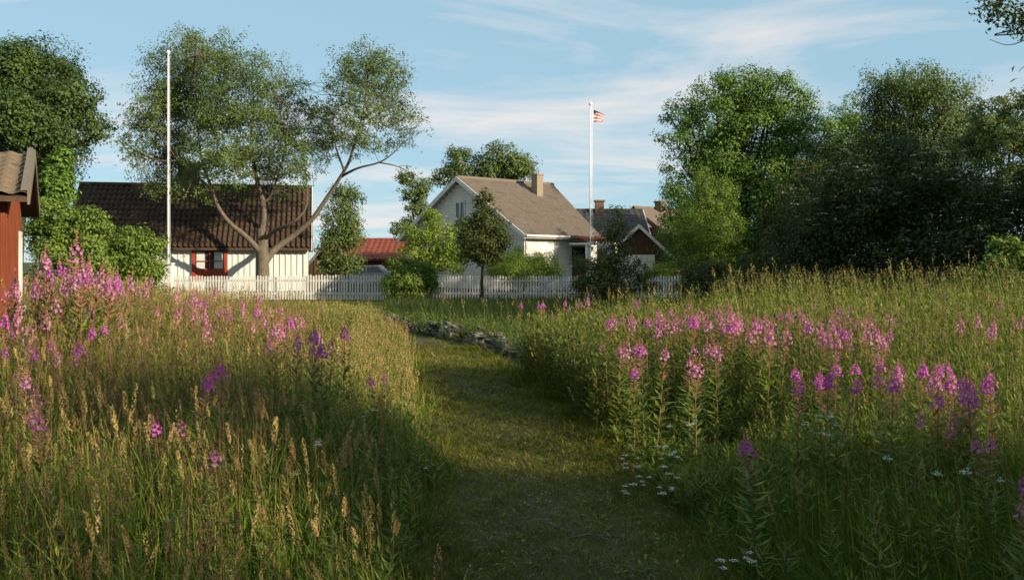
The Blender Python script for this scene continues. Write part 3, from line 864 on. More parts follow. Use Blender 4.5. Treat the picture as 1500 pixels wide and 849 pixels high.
def limb_to(mb, a, b, r0, r1, n=5, wob=.12, sag=.0):
    a = np.asarray(a, float); b = np.asarray(b, float); L = np.linalg.norm(b - a)
    pts = [a + (b - a) * t + (rs.normal(size=3) * wob * L * .35 * math.sin(math.pi * t)) + up * (sag * L * math.sin(math.pi * t)) for t in np.linspace(0, 1, n)]
    mb.tube(pts, [r0 + (r1 - r0) * t ** .8 for t in np.linspace(0, 1, n)], 6, cap=False)
    return pts

def tree(name, label, cat, base, blobs, leafm, n_leaves, leaf=.13, per=24, sigma=.30, bark='dark_bark', tr=.25, seed=1, group=None, trunk_top=None,
         nsub=60, custom=None, stems=1, extra=None, depth=0.0, **kw):
    if depth:
        rd = np.random.RandomState(seed + 500); nb_ = []
        order = rd.permutation(len(blobs))
        for k_, (x_, y_, z_, a_, b_, c_) in enumerate(blobs):
            f_ = 1 + depth * ((order[k_] + .5) / len(blobs) * 2 - 1) / y_
            nb_.append((x_ * f_, y_ * f_, H + (z_ - H) * f_, a_ * f_, b_ * f_, c_ * f_))
        blobs = nb_
    base = np.array([base[0], base[1], 0.])
    root = thing(name, base, label, cat, group)
    ch, cen = crown_chunks(blobs, n_leaves, per, sigma, leaf, seed=seed, **kw)
    chs = [ch]
    if extra is not None:
        ch2, cen2 = crown_chunks(extra[0], extra[1], 1, 1, extra[2], seed=seed + 1, rough=1.0, npuff=5, puff=.9, inner=.0, blow=1.0)
        chs.append(ch2); cen = np.concatenate([cen[rs.choice(len(cen), 60)], cen2])
    quadmesh('crown', chs, [leafm], root, base)
    B = np.array(blobs)
    if custom is not None:
        hubs = custom(root, base)
    else:
        mb = MB(); hubs = []
        tt = trunk_top if trunk_top is not None else B[:, 2].min() * .5 + B[:, 2].mean() * .3
        cxy = B[:, :2].mean(0)
        for s in range(stems):
            off = np.array([rs.uniform(-1, 1), rs.uniform(-1, 1), 0]) * (tr * 2.0 if stems > 1 else 0)
            tip = np.array([base[0] * .7 + cxy[0] * .3, base[1] * .7 + cxy[1] * .3, tt]) + off * 2.5
            pts = limb_to(mb, base + off - up * .1, tip, tr * 1.25, tr * .75, 6, .04)
            hubs.append(tip)
        for b in B:
            h = hubs[int(np.argmin([np.linalg.norm(h_ - b[:3]) for h_ in hubs]))]
            limb_to(mb, h, b[:3], tr * .36, tr * .10, 5, .10)
        hubs = [b[:3] for b in B]
        for c in cen[rs.choice(len(cen), min(nsub, len(cen)), replace=False)]:
            h = hubs[int(np.argmin([np.linalg.norm(h_ - c) for h_ in hubs]))]
            limb_to(mb, h, c, tr * .09, .008, 4, .15)
        mb.build('trunk', M[bark], root, base, smooth=True)
        return root, cen
    mb = MB()
    hp = np.array(hubs)
    for c in cen[rs.choice(len(cen), min(nsub, len(cen)), replace=False)]:
        j = int(np.argmin(np.linalg.norm(hp - c, axis=1)))
        if np.linalg.norm(hp[j] - c) < 3.5: limb_to(mb, hp[j], c, .020 if extra is None else .004, .006 if extra is None else .0015, 5, .12)
    if mb.f: mb.build('twigs', M[bark], root, base, smooth=True)
    return root, cen

b = blob
# dark maple behind the red shed
tree('maple_tree', 'dark dense maple towering behind the red shed at the left edge', 'tree', (P(10, 0, 30)[0], 30),
     [b(50, 115, 30, 60, 55), b(15, 100, 30, 50, 45), b(100, 150, 30, 42, 48), b(115, 200, 30, 42, 30), b(30, 190, 29, 70, 60), b(148, 195, 30, 26, 18),
      b(-60, 150, 30, 80, 90), b(60, 230, 30, 55, 40), b(100, 110, 30, 25, 22), b(20, 260, 30, 50, 40), b(160, 182, 30, 18, 10), b(125, 165, 30, 24, 20)],
     G['maple_dark'], 84000, .112, 26, .27, tr=.3, seed=3, gap=.03, inner=.45, npuff=26, puff=.38, depth=1.6, nsub=24)
tree('young_maple_tree', 'small bright green tree between the dark maple and the cottage roof', 'tree', (P(84, 0, 27)[0], 27),
     [b(88, 245, 27, 20, 22), b(80, 275, 27, 26, 28), b(95, 225, 27, 12, 14)], G['maple'], 6000, .11, 20, .2, tr=.08, seed=4)

# multi-stemmed tree in front of the cottage
def big_limbs(root, base):
    Y = 39.6; hubs = []
    def Q(px, py, dy=0.0): return P(px, py, Y + dy)
    def limb(pts, r0, r1, name='limb', hub_from=.35, n=6, k=8):
        pp = spline(pts, n); m = MB(); N = len(pp)
        m.tube(pp, [(r0 + (r1 - r0) * (i / (N - 1)) ** .6) for i in range(N)], k, rough=.10)
        m.build(name, M['bark'], root, base, smooth=True)
        hubs.extend(pp[int(N * hub_from):])
    limb([Q(384, 440), Q(384, 420), Q(385, 395), Q(384, 372), Q(384, 352), Q(383, 335)], .36, .23, 'trunk', .95, k=12)
    limb([Q(383, 345), Q(387, 318), Q(384, 292), Q(378, 270), Q(372, 240, .3), Q(368, 200, .5), Q(372, 150, .4), Q(366, 105)], .20, .02)
    limb([Q(384, 298), Q(394, 290), Q(402, 272, -.3), Q(412, 240, -.5), Q(420, 200, -.8), Q(424, 160, -.8)], .085, .015)
    limb([Q(384, 372), Q(362, 348, -.5), Q(335, 325, -.9), Q(318, 300, -1.2), Q(308, 270, -1.3), Q(296, 235, -1.3), Q(290, 190, -1.2), Q(285, 130, -.9), Q(288, 80)], .16, .015)
    limb([Q(308, 275, -1.3), Q(290, 260, -1.5), Q(262, 235, -1.6), Q(235, 200, -1.4), Q(215, 165, -1.1)], .065, .012)
    limb([Q(262, 236, -1.6), Q(235, 235, -2), Q(205, 225, -2.0), Q(185, 210, -2)], .06, .02)
    limb([Q(386, 385), Q(404, 364, .3), Q(430, 345, .5), Q(458, 320, .5), Q(480, 288, .4), Q(497, 262, .2), Q(512, 235), Q(522, 200, -.2), Q(532, 165, -.3), Q(538, 115, -.2), Q(540, 85)], .20, .015, k=10)
    limb([Q(500, 258, .2), Q(525, 246, -.3), Q(555, 238, -.6), Q(575, 225, -.8), Q(595, 205, -.8), Q(615, 180, -.6)], .07, .01)
    limb([Q(556, 238, -.6), Q(580, 243, -.8), Q(600, 252, -.9), Q(618, 262, -.9)], .035, .01)
    limb([Q(530, 175, -.3), Q(552, 160, -.6), Q(575, 140, -.7), Q(592, 118, -.6)], .055, .01)
    limb([Q(388, 350), Q(402, 338, -.6), Q(428, 326, -1.1), Q(446, 308, -1.2), Q(450, 285, -1.2), Q(448, 255, -1.0), Q(444, 215, -.8), Q(436, 170, -.6)], .11, .012)
    limb([Q(504, 250, 0), Q(492, 215, .6), Q(488, 180, .8), Q(500, 140, .9), Q(505, 105, .8)], .055, .01)
    return hubs
d_ = 39.6
tree('spreading_tree', 'big spreading tree with several bare pale limbs growing before the white cottage', 'tree', (P(384, 0, d_)[0], d_),
     [b(290, 75, d_, 48, 36), b(255, 115, d_, 50, 45), b(330, 95, d_, 45, 40), b(380, 115, d_, 45, 38), b(425, 140, d_, 30, 36), b(215, 165, d_, 38, 35),
      b(280, 160, d_, 60, 50), b(350, 165, d_, 60, 50), b(410, 185, d_, 48, 45), b(205, 215, d_, 30, 22), b(250, 225, d_, 40, 35), b(310, 225, d_, 45, 35), b(375, 225, d_, 42, 34),
      b(435, 220, d_, 30, 30), b(250, 262, d_, 30, 22), b(410, 255, d_, 26, 22), b(460, 215, d_, 20, 30), b(345, 262, d_, 24, 16), b(455, 165, d_, 18, 22), b(178, 205, d_, 18, 12),
      b(530, 95, d_, 46, 32), b(505, 125, d_, 34, 36), b(560, 130, d_, 42, 36), b(580, 170, d_, 36, 26), b(530, 170, d_, 38, 36), b(500, 185, d_, 28, 34), b(555, 210, d_, 36, 18),
      b(605, 190, d_, 28, 26), b(470, 250, d_, 14, 22), b(195, 240, d_, 28, 24), b(235, 262, d_, 34, 24), b(285, 258, d_, 34, 26), b(335, 248, d_, 38, 28), b(395, 258, d_, 32, 24), b(440, 245, d_, 26, 34), b(305, 285, d_, 24, 16), b(470, 190, d_, 22, 34), b(210, 190, d_, 30, 30), b(420, 280, d_, 24, 14), b(520, 215, d_, 30, 18), b(466, 172, d_, 26, 30), b(480, 212, d_, 22, 26), b(270, 280, d_, 36, 16), b(225, 275, d_, 26, 16), b(345, 278, d_, 34, 16), b(485, 160, d_, 20, 26), b(600, 255, d_, 18, 16), b(615, 268, d_, 12, 10), b(585, 88, d_, 14, 14)],
     G['ash'], 112000, .108, 22, .24, 'bark', seed=5, gap=.22, custom=big_limbs, nsub=380, inner=.05, npuff=80, puff=.23, rough=.6, blow=1.22, depth=2.6, spray=1.0, aspect=.45)

# slim tree behind the fence
tree('slim_tree', 'slim leafy tree behind the picket fence right of the cottage', 'tree', (P(502, 0, 46)[0], 46),
     [b(508, 292, 46, 24, 24), b(498, 320, 46, 28, 26), b(512, 345, 46, 24, 26), b(492, 360, 46, 26, 30), b(510, 385, 46, 24, 22), b(480, 385, 46, 18, 20), b(525, 290, 46, 12, 12)],
     G['ash'], 14000, .12, 22, .25, tr=.12, seed=6, gap=.08)
# loose tree beyond the white house
d_ = 62
tree('old_pine_tree', 'open dark tree rising behind the ridge of the middle white house', 'tree', (P(705, 0, d_)[0], d_),
     [b(680, 238, d_, 28, 22), b(665, 252, d_, 30, 16), b(735, 232, d_, 30, 24), b(750, 248, d_, 34, 20), b(770, 240, d_, 16, 16), b(710, 255, d_, 35, 16), b(645, 262, d_, 20, 12), b(733, 212, d_, 12, 10)],
     G['ash'], 15000, .17, 22, .30, tr=.25, seed=7, gap=.14)
d_ = 54
tree('leaning_tree', 'sparse tree leaning over the left roof edge of the middle white house', 'tree', (P(612, 0, d_)[0], d_),
     [b(605, 285, d_, 22, 14), b(622, 272, d_, 16, 12), b(612, 305, d_, 16, 18), b(595, 262, d_, 18, 12), b(600, 330, d_, 20, 18), b(580, 338, d_, 10, 14)], G['ash'], 6500, .14, 18, .28, tr=.14, seed=8, gap=.15)
# big maple right
d_ = 48
tree('maple_tree', 'broad bright green maple right of the houses, behind the yellow-green cone shrub', 'tree', (P(1085, 0, d_)[0], d_),
     [b(1090, 130, d_, 48, 34), b(1045, 135, d_, 34, 30), b(1135, 140, d_, 44, 36), b(1165, 170, d_, 36, 40), b(1005, 165, d_, 32, 28), b(1050, 180, d_, 50, 45), b(1110, 190, d_, 60, 50), b(995, 205, d_, 32, 26),
      b(1160, 225, d_, 42, 45), b(1000, 245, d_, 36, 26), b(1060, 240, d_, 56, 46), b(1120, 260, d_, 55, 50), b(990, 275, d_, 28, 22), b(1015, 300, d_, 40, 35), b(1000, 340, d_, 34, 30), b(1100, 320, d_, 70, 55),
      b(1165, 310, d_, 50, 60), b(1070, 380, d_, 90, 40), b(980, 170, d_, 16, 12), b(1145, 112, d_, 18, 12), b(985, 310, d_, 22, 20)],
     G['maple'], 130000, .14, 26, .33, tr=.4, seed=9, gap=-.02, inner=.5, npuff=34, puff=.36, rough=.34, depth=.5, nsub=12, spray=.3)
tree('cone_shrub', 'yellow-green cone shaped shrub in front of the broad maple', 'shrub', (P(1042, 0, 41)[0], 41),
     [b(1042, 350, 41, 50, 40), b(1038, 315, 41, 42, 40), b(1050, 290, 41, 32, 30), b(1030, 270, 41, 22, 28), b(1026, 252, 41, 10, 18), b(1062, 300, 41, 26, 30), b(1012, 330, 41, 26, 40), b(1072, 345, 41, 22, 36)],
     G['thuja'], 46000, .08, 22, .17, tr=.10, seed=10, gap=-.1, npuff=44, puff=.26, depth=.3, rough=.3, spray=1.0, up_bias=.1, aspect=.4)
# rounded crowns at the right
d_ = 45
tree('round_tree', 'tall dome shaped tree at the right, above the huge dark bush', 'tree', (P(1345, 0, d_)[0], d_),
     [b(1340, 125, d_, 52, 34), b(1295, 140, d_, 40, 36), b(1385, 145, d_, 42, 36), b(1345, 165, d_, 72, 46), b(1280, 175, d_, 32, 36), b(1410, 175, d_, 30, 36), b(1340, 220, d_, 95, 50), b(1320, 290, d_, 90, 60)],
     G['ash'], 90000, .125, 24, .27, tr=.35, seed=11, gap=-.0, inner=.4, npuff=44, puff=.30, depth=1.4, nsub=20, spray=.8)
tree('young_maple_tree', 'light green rounded tree top between the broad maple and the dome shaped tree', 'tree', (P(1232, 0, 52)[0], 52),
     [b(1238, 165, 52, 28, 24), b(1215, 195, 52, 34, 30), b(1255, 195, 52, 30, 34), b(1230, 250, 52, 55, 45)], G['maple'], 24000, .14, 22, .3, tr=.2, seed=12, gap=.0, depth=1.0, nsub=6)
tree('birch_tree', 'loose lighter tree at the right edge beside the dome shaped tree', 'tree', (P(1470, 0, 37)[0], 37),
     [b(1455, 165, 37, 36, 26), b(1490, 160, 37, 34, 28), b(1440, 210, 37, 34, 36), b(1485, 215, 37, 40, 42), b(1430, 265, 37, 40, 36), b(1480, 290, 37, 48, 50), b(1530, 220, 37, 50, 80), b(1440, 330, 37, 50, 45)],
     G['ash'], 56000, .115, 22, .26, tr=.2, seed=13, gap=.05, depth=1.3, nsub=40, npuff=44, puff=.28, spray=.9)
tree('bushy_tree', 'dark bushy tree standing between the broad maple and the huge elder', 'tree', (P(1185, 0, 44.5)[0], 44.5),
     [b(1180, 265, 44.5, 40, 34), b(1205, 290, 44.5, 44, 44), b(1160, 310, 44.5, 40, 44), b(1190, 350, 44.5, 60, 55), b(1145, 370, 44.5, 40, 46)],
     G['dark'], 30000, .13, 24, .26, tr=.15, seed=26, gap=-.05, depth=1.2, nsub=10, stems=3)
# the huge dark elder
d_ = 30
eb = [b(1225, 240, d_, 52, 42), b(1300, 235, d_, 60, 40), b(1360, 255, d_, 55, 40), b(1190, 290, d_, 48, 50), b(1260, 300, d_, 80, 60), b(1350, 310, d_, 85, 60), b(1430, 310, d_, 60, 55), b(1165, 350, d_, 45, 50),
      b(1230, 370, d_, 80, 55), b(1320, 380, d_, 90, 55), b(1410, 380, d_, 80, 55), b(1490, 330, d_, 60, 70), b(1140, 400, d_, 45, 40), b(1480, 400, d_, 70, 45), b(1170, 420, d_, 60, 30), b(1270, 425, d_, 70, 30), b(1370, 425, d_, 70, 30), b(1460, 430, d_, 60, 30), b(1560, 300, d_, 60, 110)]
eroot, ecen = tree('elder_bush', 'huge dark elder bush with pale flower umbels filling the right side', 'bush', (P(1310, 0, d_)[0], d_), eb,
     G['elder'], 95000, .12, 24, .26, tr=.12, seed=14, gap=-.05, stems=4, inner=.5, depth=1.6, npuff=34, nsub=30)
sel = ecen[(ecen[:, 1] < d_ - .3) & (ecen[:, 2] > 1.7)]
sel = sel[rs.choice(len(sel), min(380, len(sel)), replace=False)]
uc = np.repeat(sel, 7, 0) + rs.normal(size=(len(sel) * 7, 3)) * np.array([.055, .055, .012]) + np.array([-.05, -.62, .12])
V, Q_, T = diamonds(uc, unit(rs.normal(size=uc.shape) * np.array([1, 1, .1])), np.tile(np.array([[0, -.25, 1.]]), (len(uc), 1)), .095, .08, rs.rand(len(uc)))
tag(quadmesh('flower_umbels', [(V, Q_, T, 0)], [G['umbel']], eroot, np.array([P(1310, 0, d_)[0], d_, 0.])), kind='stuff')

# shrubs
tree('lilac_bush', 'large leafy green bush between the red shed and the cottage', 'bush', (P(100, 0, 22)[0], 22),
     [b(85, 320, 22, 36, 28), b(130, 335, 22, 32, 30), b(70, 350, 22, 34, 34), b(110, 370, 22, 50, 40), b(140, 385, 22, 30, 36), b(60, 300, 22, 22, 16), b(100, 420, 22, 60, 34)], G['lilac'], 40000, .08, 22, .17, tr=.06, seed=15, stems=4, gap=.04)
tree('lilac_bush', 'smaller leafy green bush left of the bare flagpole', 'bush', (P(200, 0, 23)[0], 23),
     [b(195, 352, 23, 30, 20), b(220, 368, 23, 24, 26), b(175, 372, 23, 28, 26), b(205, 395, 23, 36, 26), b(190, 425, 23, 45, 26)], G['lilac'], 24000, .075, 22, .16, tr=.05, seed=16, stems=3, gap=.04)
tree('garden_shrub', 'tall lime green shrub against the gable of the middle white house', 'shrub', (P(630, 0, 41.5)[0], 41.5),
     [b(640, 335, 41.5, 24, 26), b(620, 345, 41.5, 28, 24), b(660, 350, 41.5, 22, 26), b(605, 370, 41.5, 26, 24), b(645, 375, 41.5, 34, 26), b(630, 315, 41.5, 14, 12), b(675, 380, 41.5, 20, 22)], G['lime'], 14000, .10, 20, .2, tr=.07, seed=17, stems=3, gap=.08)
tree('small_dark_tree', 'small dark round tree on a thin trunk in front of the shaded picket fence', 'tree', (P(705, 0, 35.5)[0], 35.5),
     [b(714, 288, 35.5, 13, 14), b(710, 306, 35.5, 24, 18), b(702, 330, 35.5, 32, 22), b(722, 335, 35.5, 24, 22), b(706, 355, 35.5, 38, 20), b(700, 376, 35.5, 32, 14), b(725, 372, 35.5, 22, 14), b(690, 345, 35.5, 18, 18), b(738, 350, 35.5, 12, 14)], G['dark'], 16000, .095, 20, .19, tr=.075, seed=18, trunk_top=1.5, gap=.08)
tree('clipped_hedge', 'rounded lime green hedge behind the shaded picket fence', 'hedge', (P(770, 0, 40.3)[0], 40.3),
     [b(742, 384, 40.3, 24, 18), b(770, 379, 40.3, 30, 18), b(800, 384, 40.3, 22, 17), b(770, 400, 40.3, 52, 22)], G['lime'], 30000, .075, 22, .14, tr=.04, seed=19, stems=4, gap=-.2, inner=.6, spray=.3)
tree('clipped_hedge', 'dark bushy hedge with sunlit top in the gap of the picket fence', 'hedge', (P(602, 0, 37)[0], 37),
     [b(582, 388, 37, 20, 14), b(610, 392, 37, 26, 14), b(600, 415, 37, 38, 24), b(628, 410, 37, 14, 20)], G['lilac'], 26000, .08, 22, .15, tr=.04, seed=20, stems=4, gap=-.2, inner=.6)
tree('rose_bush', 'dark ragged bush in front of the right flagpole', 'bush', (P(890, 0, 33)[0], 33),
     [b(905, 318, 33, 16, 18), b(895, 345, 33, 28, 20), b(912, 350, 33, 20, 26), b(870, 385, 33, 32, 18), b(900, 385, 33, 34, 28), b(935, 390, 33, 18, 20), b(885, 415, 33, 48, 24), b(945, 415, 33, 26, 18), b(855, 405, 33, 20, 18)], G['dark'], 15000, .085, 18, .2, tr=.06, seed=21, stems=5, gap=.13)
tree('clipped_hedge', 'small lime green hedge above the short picket fence', 'hedge', (P(968, 0, 40.5)[0], 40.5),
     [b(960, 394, 40.5, 16, 11), b(978, 394, 40.5, 16, 11), b(968, 412, 40.5, 28, 18)], G['lime'], 5000, .085, 20, .13, tr=.04, seed=22, stems=2, gap=.0)
tree('low_shrub', 'low dark green shrub at the foot of the cone shaped shrub', 'shrub', (P(1030, 0, 34)[0], 34),
     [b(1020, 402, 34, 28, 18), b(1055, 398, 34, 30, 18), b(1040, 420, 34, 48, 20)], G['dark'], 9000, .10, 20, .2, tr=.05, seed=23, stems=3, gap=.04)
tree('low_shrub', 'dark green shrub between the cone shaped shrub and the huge elder', 'shrub', (P(1105, 0, 33)[0], 33),
     [b(1095, 390, 33, 30, 22), b(1125, 395, 33, 34, 28), b(1110, 420, 33, 50, 24)], G['dark'], 10000, .10, 20, .2, tr=.05, seed=24, stems=3, gap=.04)
tree('sapling', 'sunlit leafy sapling at the right edge in front of the dark elder', 'sapling', (P(1465, 0, 16)[0], 16),
     [b(1478, 358, 16, 26, 20), b(1495, 385, 16, 30, 30), b(1450, 385, 16, 26, 18), b(1425, 400, 16, 20, 14), b(1465, 415, 16, 40, 24), b(1480, 450, 16, 45, 30)], G['lilac'], 3600, .085, 14, .13, tr=.03, seed=25, stems=3, gap=.08)

# trees standing just outside the right edge of the picture: they reach in with a twig and shade the meadow
def twig_limbs(root, base):
    hubs = []
    def limb(pts, r0, r1, name='limb', ex=.5):
        pp = spline(pts, 6); m = MB(); N = len(pp)
        m.tube(pp, [(r0 + (r1 - r0) * (i / (N - 1)) ** ex) for i in range(N)], 7); m.build(name, M['dark_bark'], root, base, smooth=True)
        hubs.extend(pp[int(N * .3):])
    limb([base, base + np.array([.1, .05, 1.2]), base + np.array([0, .1, 2.6]), base + np.array([-.1, .3, 3.7]), base + np.array([.1, .1, 5.0])], .16, .05, 'trunk')
    limb([base + np.array([0, .1, 2.3]), base + np.array([-.9, 1.2, 2.9]), P(1540, 45, 7.0), P(1490, 42, 7.0), P(1462, 38, 6.9), P(1438, 20, 6.9)], .04, .002, 'limb', .12)
    limb([P(1515, 44, 7.0), P(1490, 15, 6.8), P(1460, 3, 6.7), P(1428, 1, 6.7)], .009, .002)
    limb([P(1520, 45, 7.0), P(1498, 60, 7.2), P(1475, 66, 7.2), P(1450, 58, 7.2)], .008, .002)
    limb([P(1540, 45, 7.0), P(1512, 85, 7.1), P(1492, 105, 7.1)], .008, .002)
    limb([base + np.array([0, .05, 1.8]), base + np.array([.8, .6, 2.4]), base + np.array([1.6, .8, 2.9])], .06, .02)
    limb([base + np.array([0, .05, 1.6]), base + np.array([-.6, -.6, 2.2]), base + np.array([-1.2, -1.2, 2.6])], .06, .02)
    return hubs
tb = (7.6, 1.3)
tree('hawthorn_tree', 'thin leafy twig of a tree reaching into the top right corner against the sky', 'tree', tb,
     [(7.6, 1.3, 2.6, 1.4, 1.3, 1.0), (8.0, 1.1, 4.2, 1.4, 1.3, 1.2), (7.6, .7, 5.2, 1.1, 1.1, .8), (8.2, .3, 1.8, 1.3, 1.2, 1.1), (7.2, 1.9, 3.6, 1.1, 1.0, 1.0)],
     G['maple_dark'], 40000, .085, 10, .12, seed=30, custom=twig_limbs, nsub=200, gap=.0, inner=.05, npuff=30, rough=.8,
     extra=([b(1500, 25, 6.9, 34, 24), b(1465, 15, 6.8, 34, 14), b(1465, 50, 7.1, 28, 16), b(1495, 98, 7.1, 14, 14), b(1440, 12, 6.8, 20, 10), b(1490, 66, 7.1, 20, 10)], 900, .034))
for i, (x, y, h) in enumerate([(5.3, 3.1, 3.0), (5.9, 1.4, 3.5), (5.2, -.4, 3.3)]):  # unseen bushes added to darken the near right grass
    tree('hazel_bush', ['leafy hazel bush just outside the right edge, nearest to the fireweed', 'leafy hazel bush just outside the right edge, tallest of the three', 'leafy hazel bush right of the camera, farthest from the fireweed'][i], 'bush', (x, y),
         [(x, y, h * .6, 1.2, 1.05, h * .36), (x + .4, y + .1, h * .35, 1.4, 1.1, h * .3), (x - .2, y - .3, h * .3, 1.2, 1.1, h * .28)], G['maple_dark'], 24000, .085, 20, .2, tr=.05, seed=80 + i, stems=3, nsub=10, group='hazel bushes right of the camera')
tree('field_tree', 'dark bushy tree beyond the right edge close to the camera', 'tree', (10.2, -.9), [(10.2, -.9, 2.4, 1.7, 1.7, 1.6), (10.8, -1.4, 4.0, 1.6, 1.6, 1.2), (9.8, -.5, 1.2, 1.5, 1.5, 1.0)], G['maple_dark'], 26000, .09, 20, .3, tr=.14, seed=47, nsub=20)
for i, (x, y, h, r, lab) in enumerate([(17.5, 15.5, 10.0, 3.4, 'dark field tree beyond the right edge, nearest of the row beside the meadow'),
                                  (20.0, 20.5, 11.5, 3.6, 'dark field tree beyond the right edge, second of the row beside the meadow'),
                                  (21.0, 24.8, 12.0, 3.4, 'dark field tree beyond the right edge, third of the row beside the meadow'),
                                  (22.0, 28.8, 13.0, 3.6, 'dark field tree beyond the right edge, fourth of the row beside the elder'),
                                  (26.5, 35.5, 11.0, 3.0, 'dark field tree beyond the right edge, fifth of the row beside the birch'),
                                  (29.5, 39.5, 12.5, 3.4, 'dark field tree beyond the right edge, last of the row behind the birch')]):
    tree('field_tree', lab, 'tree', (x, y), [(x, y, h * .72, r * .8, r * .8, h * .27), (x + .8, y + .6, h * .45, r, r, h * .3), (x - .9, y - .5, h * .42, r, r, h * .3), (x + .3, y - 1, h * .25, r, r, h * .25)],
         G['maple_dark'], 20000, .26, 20, .35, tr=.22, seed=40 + i, gap=.02, nsub=20, group='trees right of the meadow')

# unseen trees added behind and beside the viewer to block skylight
for x, y, h, r, lab in ((3.5, -6.5, 12.0, 4.6, 'tall broad tree behind the viewer, overhanging the near end of the path'), (-4.5, -6.0, 11.0, 4.2, 'tall broad tree behind the viewer on the left of the path'),
                        (-9.5, -.5, 10.5, 3.8, 'tall broad tree left of the viewer, outside the picture'), (9.5, -8.0, 12.0, 4.2, 'tall broad tree behind the viewer, furthest right'),
                        (-10.8, 5.2, 9.5, 3.0, 'tall broad tree standing left of the red shed, outside the picture')):
    tree('lane_tree', lab, 'tree', (x, y), [(x, y, h * .74, r * .85, r * .85, h * .25), (x + r * .4, y + r * .2, h * .55, r * .8, r * .8, h * .22), (x - r * .45, y - r * .2, h * .52, r * .8, r * .8, h * .22), (x, y + r * .3, h * .38, r * .7, r * .7, h * .16)],
         G['maple_dark'], 22000, .26, 20, .35, tr=.28, seed=int(60 + x + 3 * y), gap=.0, nsub=20, group='lane trees behind the viewer')

# ------------------------------------------------------------------ meadow
def frustum_x(Y, m=0.6): return 0.563 * Y + m
def scatter(n, ymin, ymax, xlo, xhi, bias=1.0):
    """n random points, area-uniform in a wedge between functions xlo(Y), xhi(Y)"""
    out = []
    tot = 0
    while tot < n:
        Y = rs.uniform(ymin, ymax, n * 3)
        a, b_ = xlo(Y), xhi(Y)
        wmax = np.max(b_ - a)
        ok = rs.rand(n * 3) * wmax < (b_ - a)
        Y = Y[ok]; a = a[ok]; b_ = b_[ok]
        X = a + (b_ - a) * rs.rand(len(Y))
        out.append(np.stack([X, Y, np.zeros(len(Y))], 1)); tot += len(Y)
    return np.concatenate(out)[:n]

def nfield(p, s, seed):
    # cheap smooth noise from summed sines
    x, y = p[:, 0] * s, p[:, 1] * s
    return (np.sin(x * 1.3 + seed) * np.cos(y * 1.1 - seed * .7) + .6 * np.sin(x * 2.7 - y * 1.9 + seed * 2.1) + .4 * np.sin(x * 5.1 + y * 4.3 + seed)) / 2.0

def left_h(p):
    """sward height left of the path: low at the edge, rising away from it, mown low towards the lawn"""
    dd = edge_l(p[:, 1]) - p[:, 0]
    h = .34 + .46 * np.clip(dd / 1.0, 0, 1) + .30 * np.clip((dd - 1.0) / 4, 0, 1)
    h *= np.clip(.66 + .36 * (p[:, 1] - 3.0) / 4.0, .62, 1.0)
    h *= 1 + .22 * nfield(p, .9, 1.0) + .20 * nfield(p, 2.6, 7.0)
    # the far end of the meadow drops to the mown strip in front of the fence
    cx = np.interp(p[:, 0] / p[:, 1], [-.56, -.40, -.24, -.195, -.14, -.11], [.022, .032, .036, .048, .058, .075])
    return np.clip(np.minimum(h, 1.66 - cx * p[:, 1]), .03, 2)
def right_h(p):
    dd = p[:, 0] - edge_r(p[:, 1])
    far = np.clip((p[:, 1] - 8.6) / 1.5, 0, 1)
    h = .22 + .34 * far + .50 * np.clip(dd / (1.2 - .6 * far), 0, 1) + (.30 - .1 * far) * np.clip((dd - 1.0) / 3, 0, 1)
    h *= np.clip(.90 + .10 * (p[:, 1] - 3.0) / 4.0, .90, 1.0)
    h *= 1 + .16 * nfield(p, .9, 4.0) + .16 * nfield(p, 2.6, 2.0)
    # a low trampled bay beside the path where the sun gets through
    bay = np.exp(-((p[:, 1] - 7.6) / 1.15) ** 2) * np.clip(1.9 - dd, 0, 1)
    cx = np.interp(p[:, 0] / p[:, 1], [.02, .08, .12, .22, .27, .6], [.064, .052, .046, .040, .033, .030])
    return np.clip(np.minimum(h * (1 - .70 * np.clip(bay, 0, 1)), 1.70 - cx * p[:, 1]), .05, 2)

def sward(pts, hfun, wid, tint0, mat_i, nseg=4, hs=(.6, 1.0), lean=.16, bend=(.05, .6)):
    n_ = len(pts)
    h = hfun(pts) * rs.uniform(hs[0], hs[1], n_)
    tint = np.clip(tint0 + .22 * nfield(pts, .7, 2.0) + rs.normal(size=n_) * .16, 0, 1)
    az = rs.normal(size=n_) * 1.2 + 2.6
    ch, tip, d = ribbons(pts, h, wid * rs.uniform(.6, 1.4, n_), rs.uniform(0, np.pi, n_), az, np.abs(rs.normal(size=n_)) * lean, rs.uniform(bend[0], bend[1], n_), nseg, tint, .6, .12)
    return (ch[0], ch[1], ch[2], mat_i), tip, d

def seedheads(pts, hfun, stem_w, m, Ls, Rs, lsz, mi_stem, mi_seed, hs=(.9, 1.22), tint0=.5):
    n_ = len(pts)
    h = hfun(pts) * rs.uniform(hs[0], hs[1], n_)
    tint = np.clip(tint0 + rs.normal(size=n_) * .22, 0, 1)
    az = rs.normal(size=n_) * 1.2 + 2.6
    ch, tip, d = ribbons(pts, h, stem_w * rs.uniform(.8, 1.2, n_), rs.uniform(-.6, .6, n_), az, np.abs(rs.normal(size=n_)) * .08, rs.uniform(.02, .18, n_), 4, tint, .25, .2)
    L = rs.uniform(Ls[0], Ls[1], n_); R = rs.uniform(Rs[0], Rs[1], n_)
    V, Q, T = panicles(tip - d * (L * .25)[:, None], d, L, R, m, lsz * rs.uniform(.8, 1.25, n_), tint)
    return [(ch[0], ch[1], ch[2], mi_stem), (V, Q, T, mi_seed)]

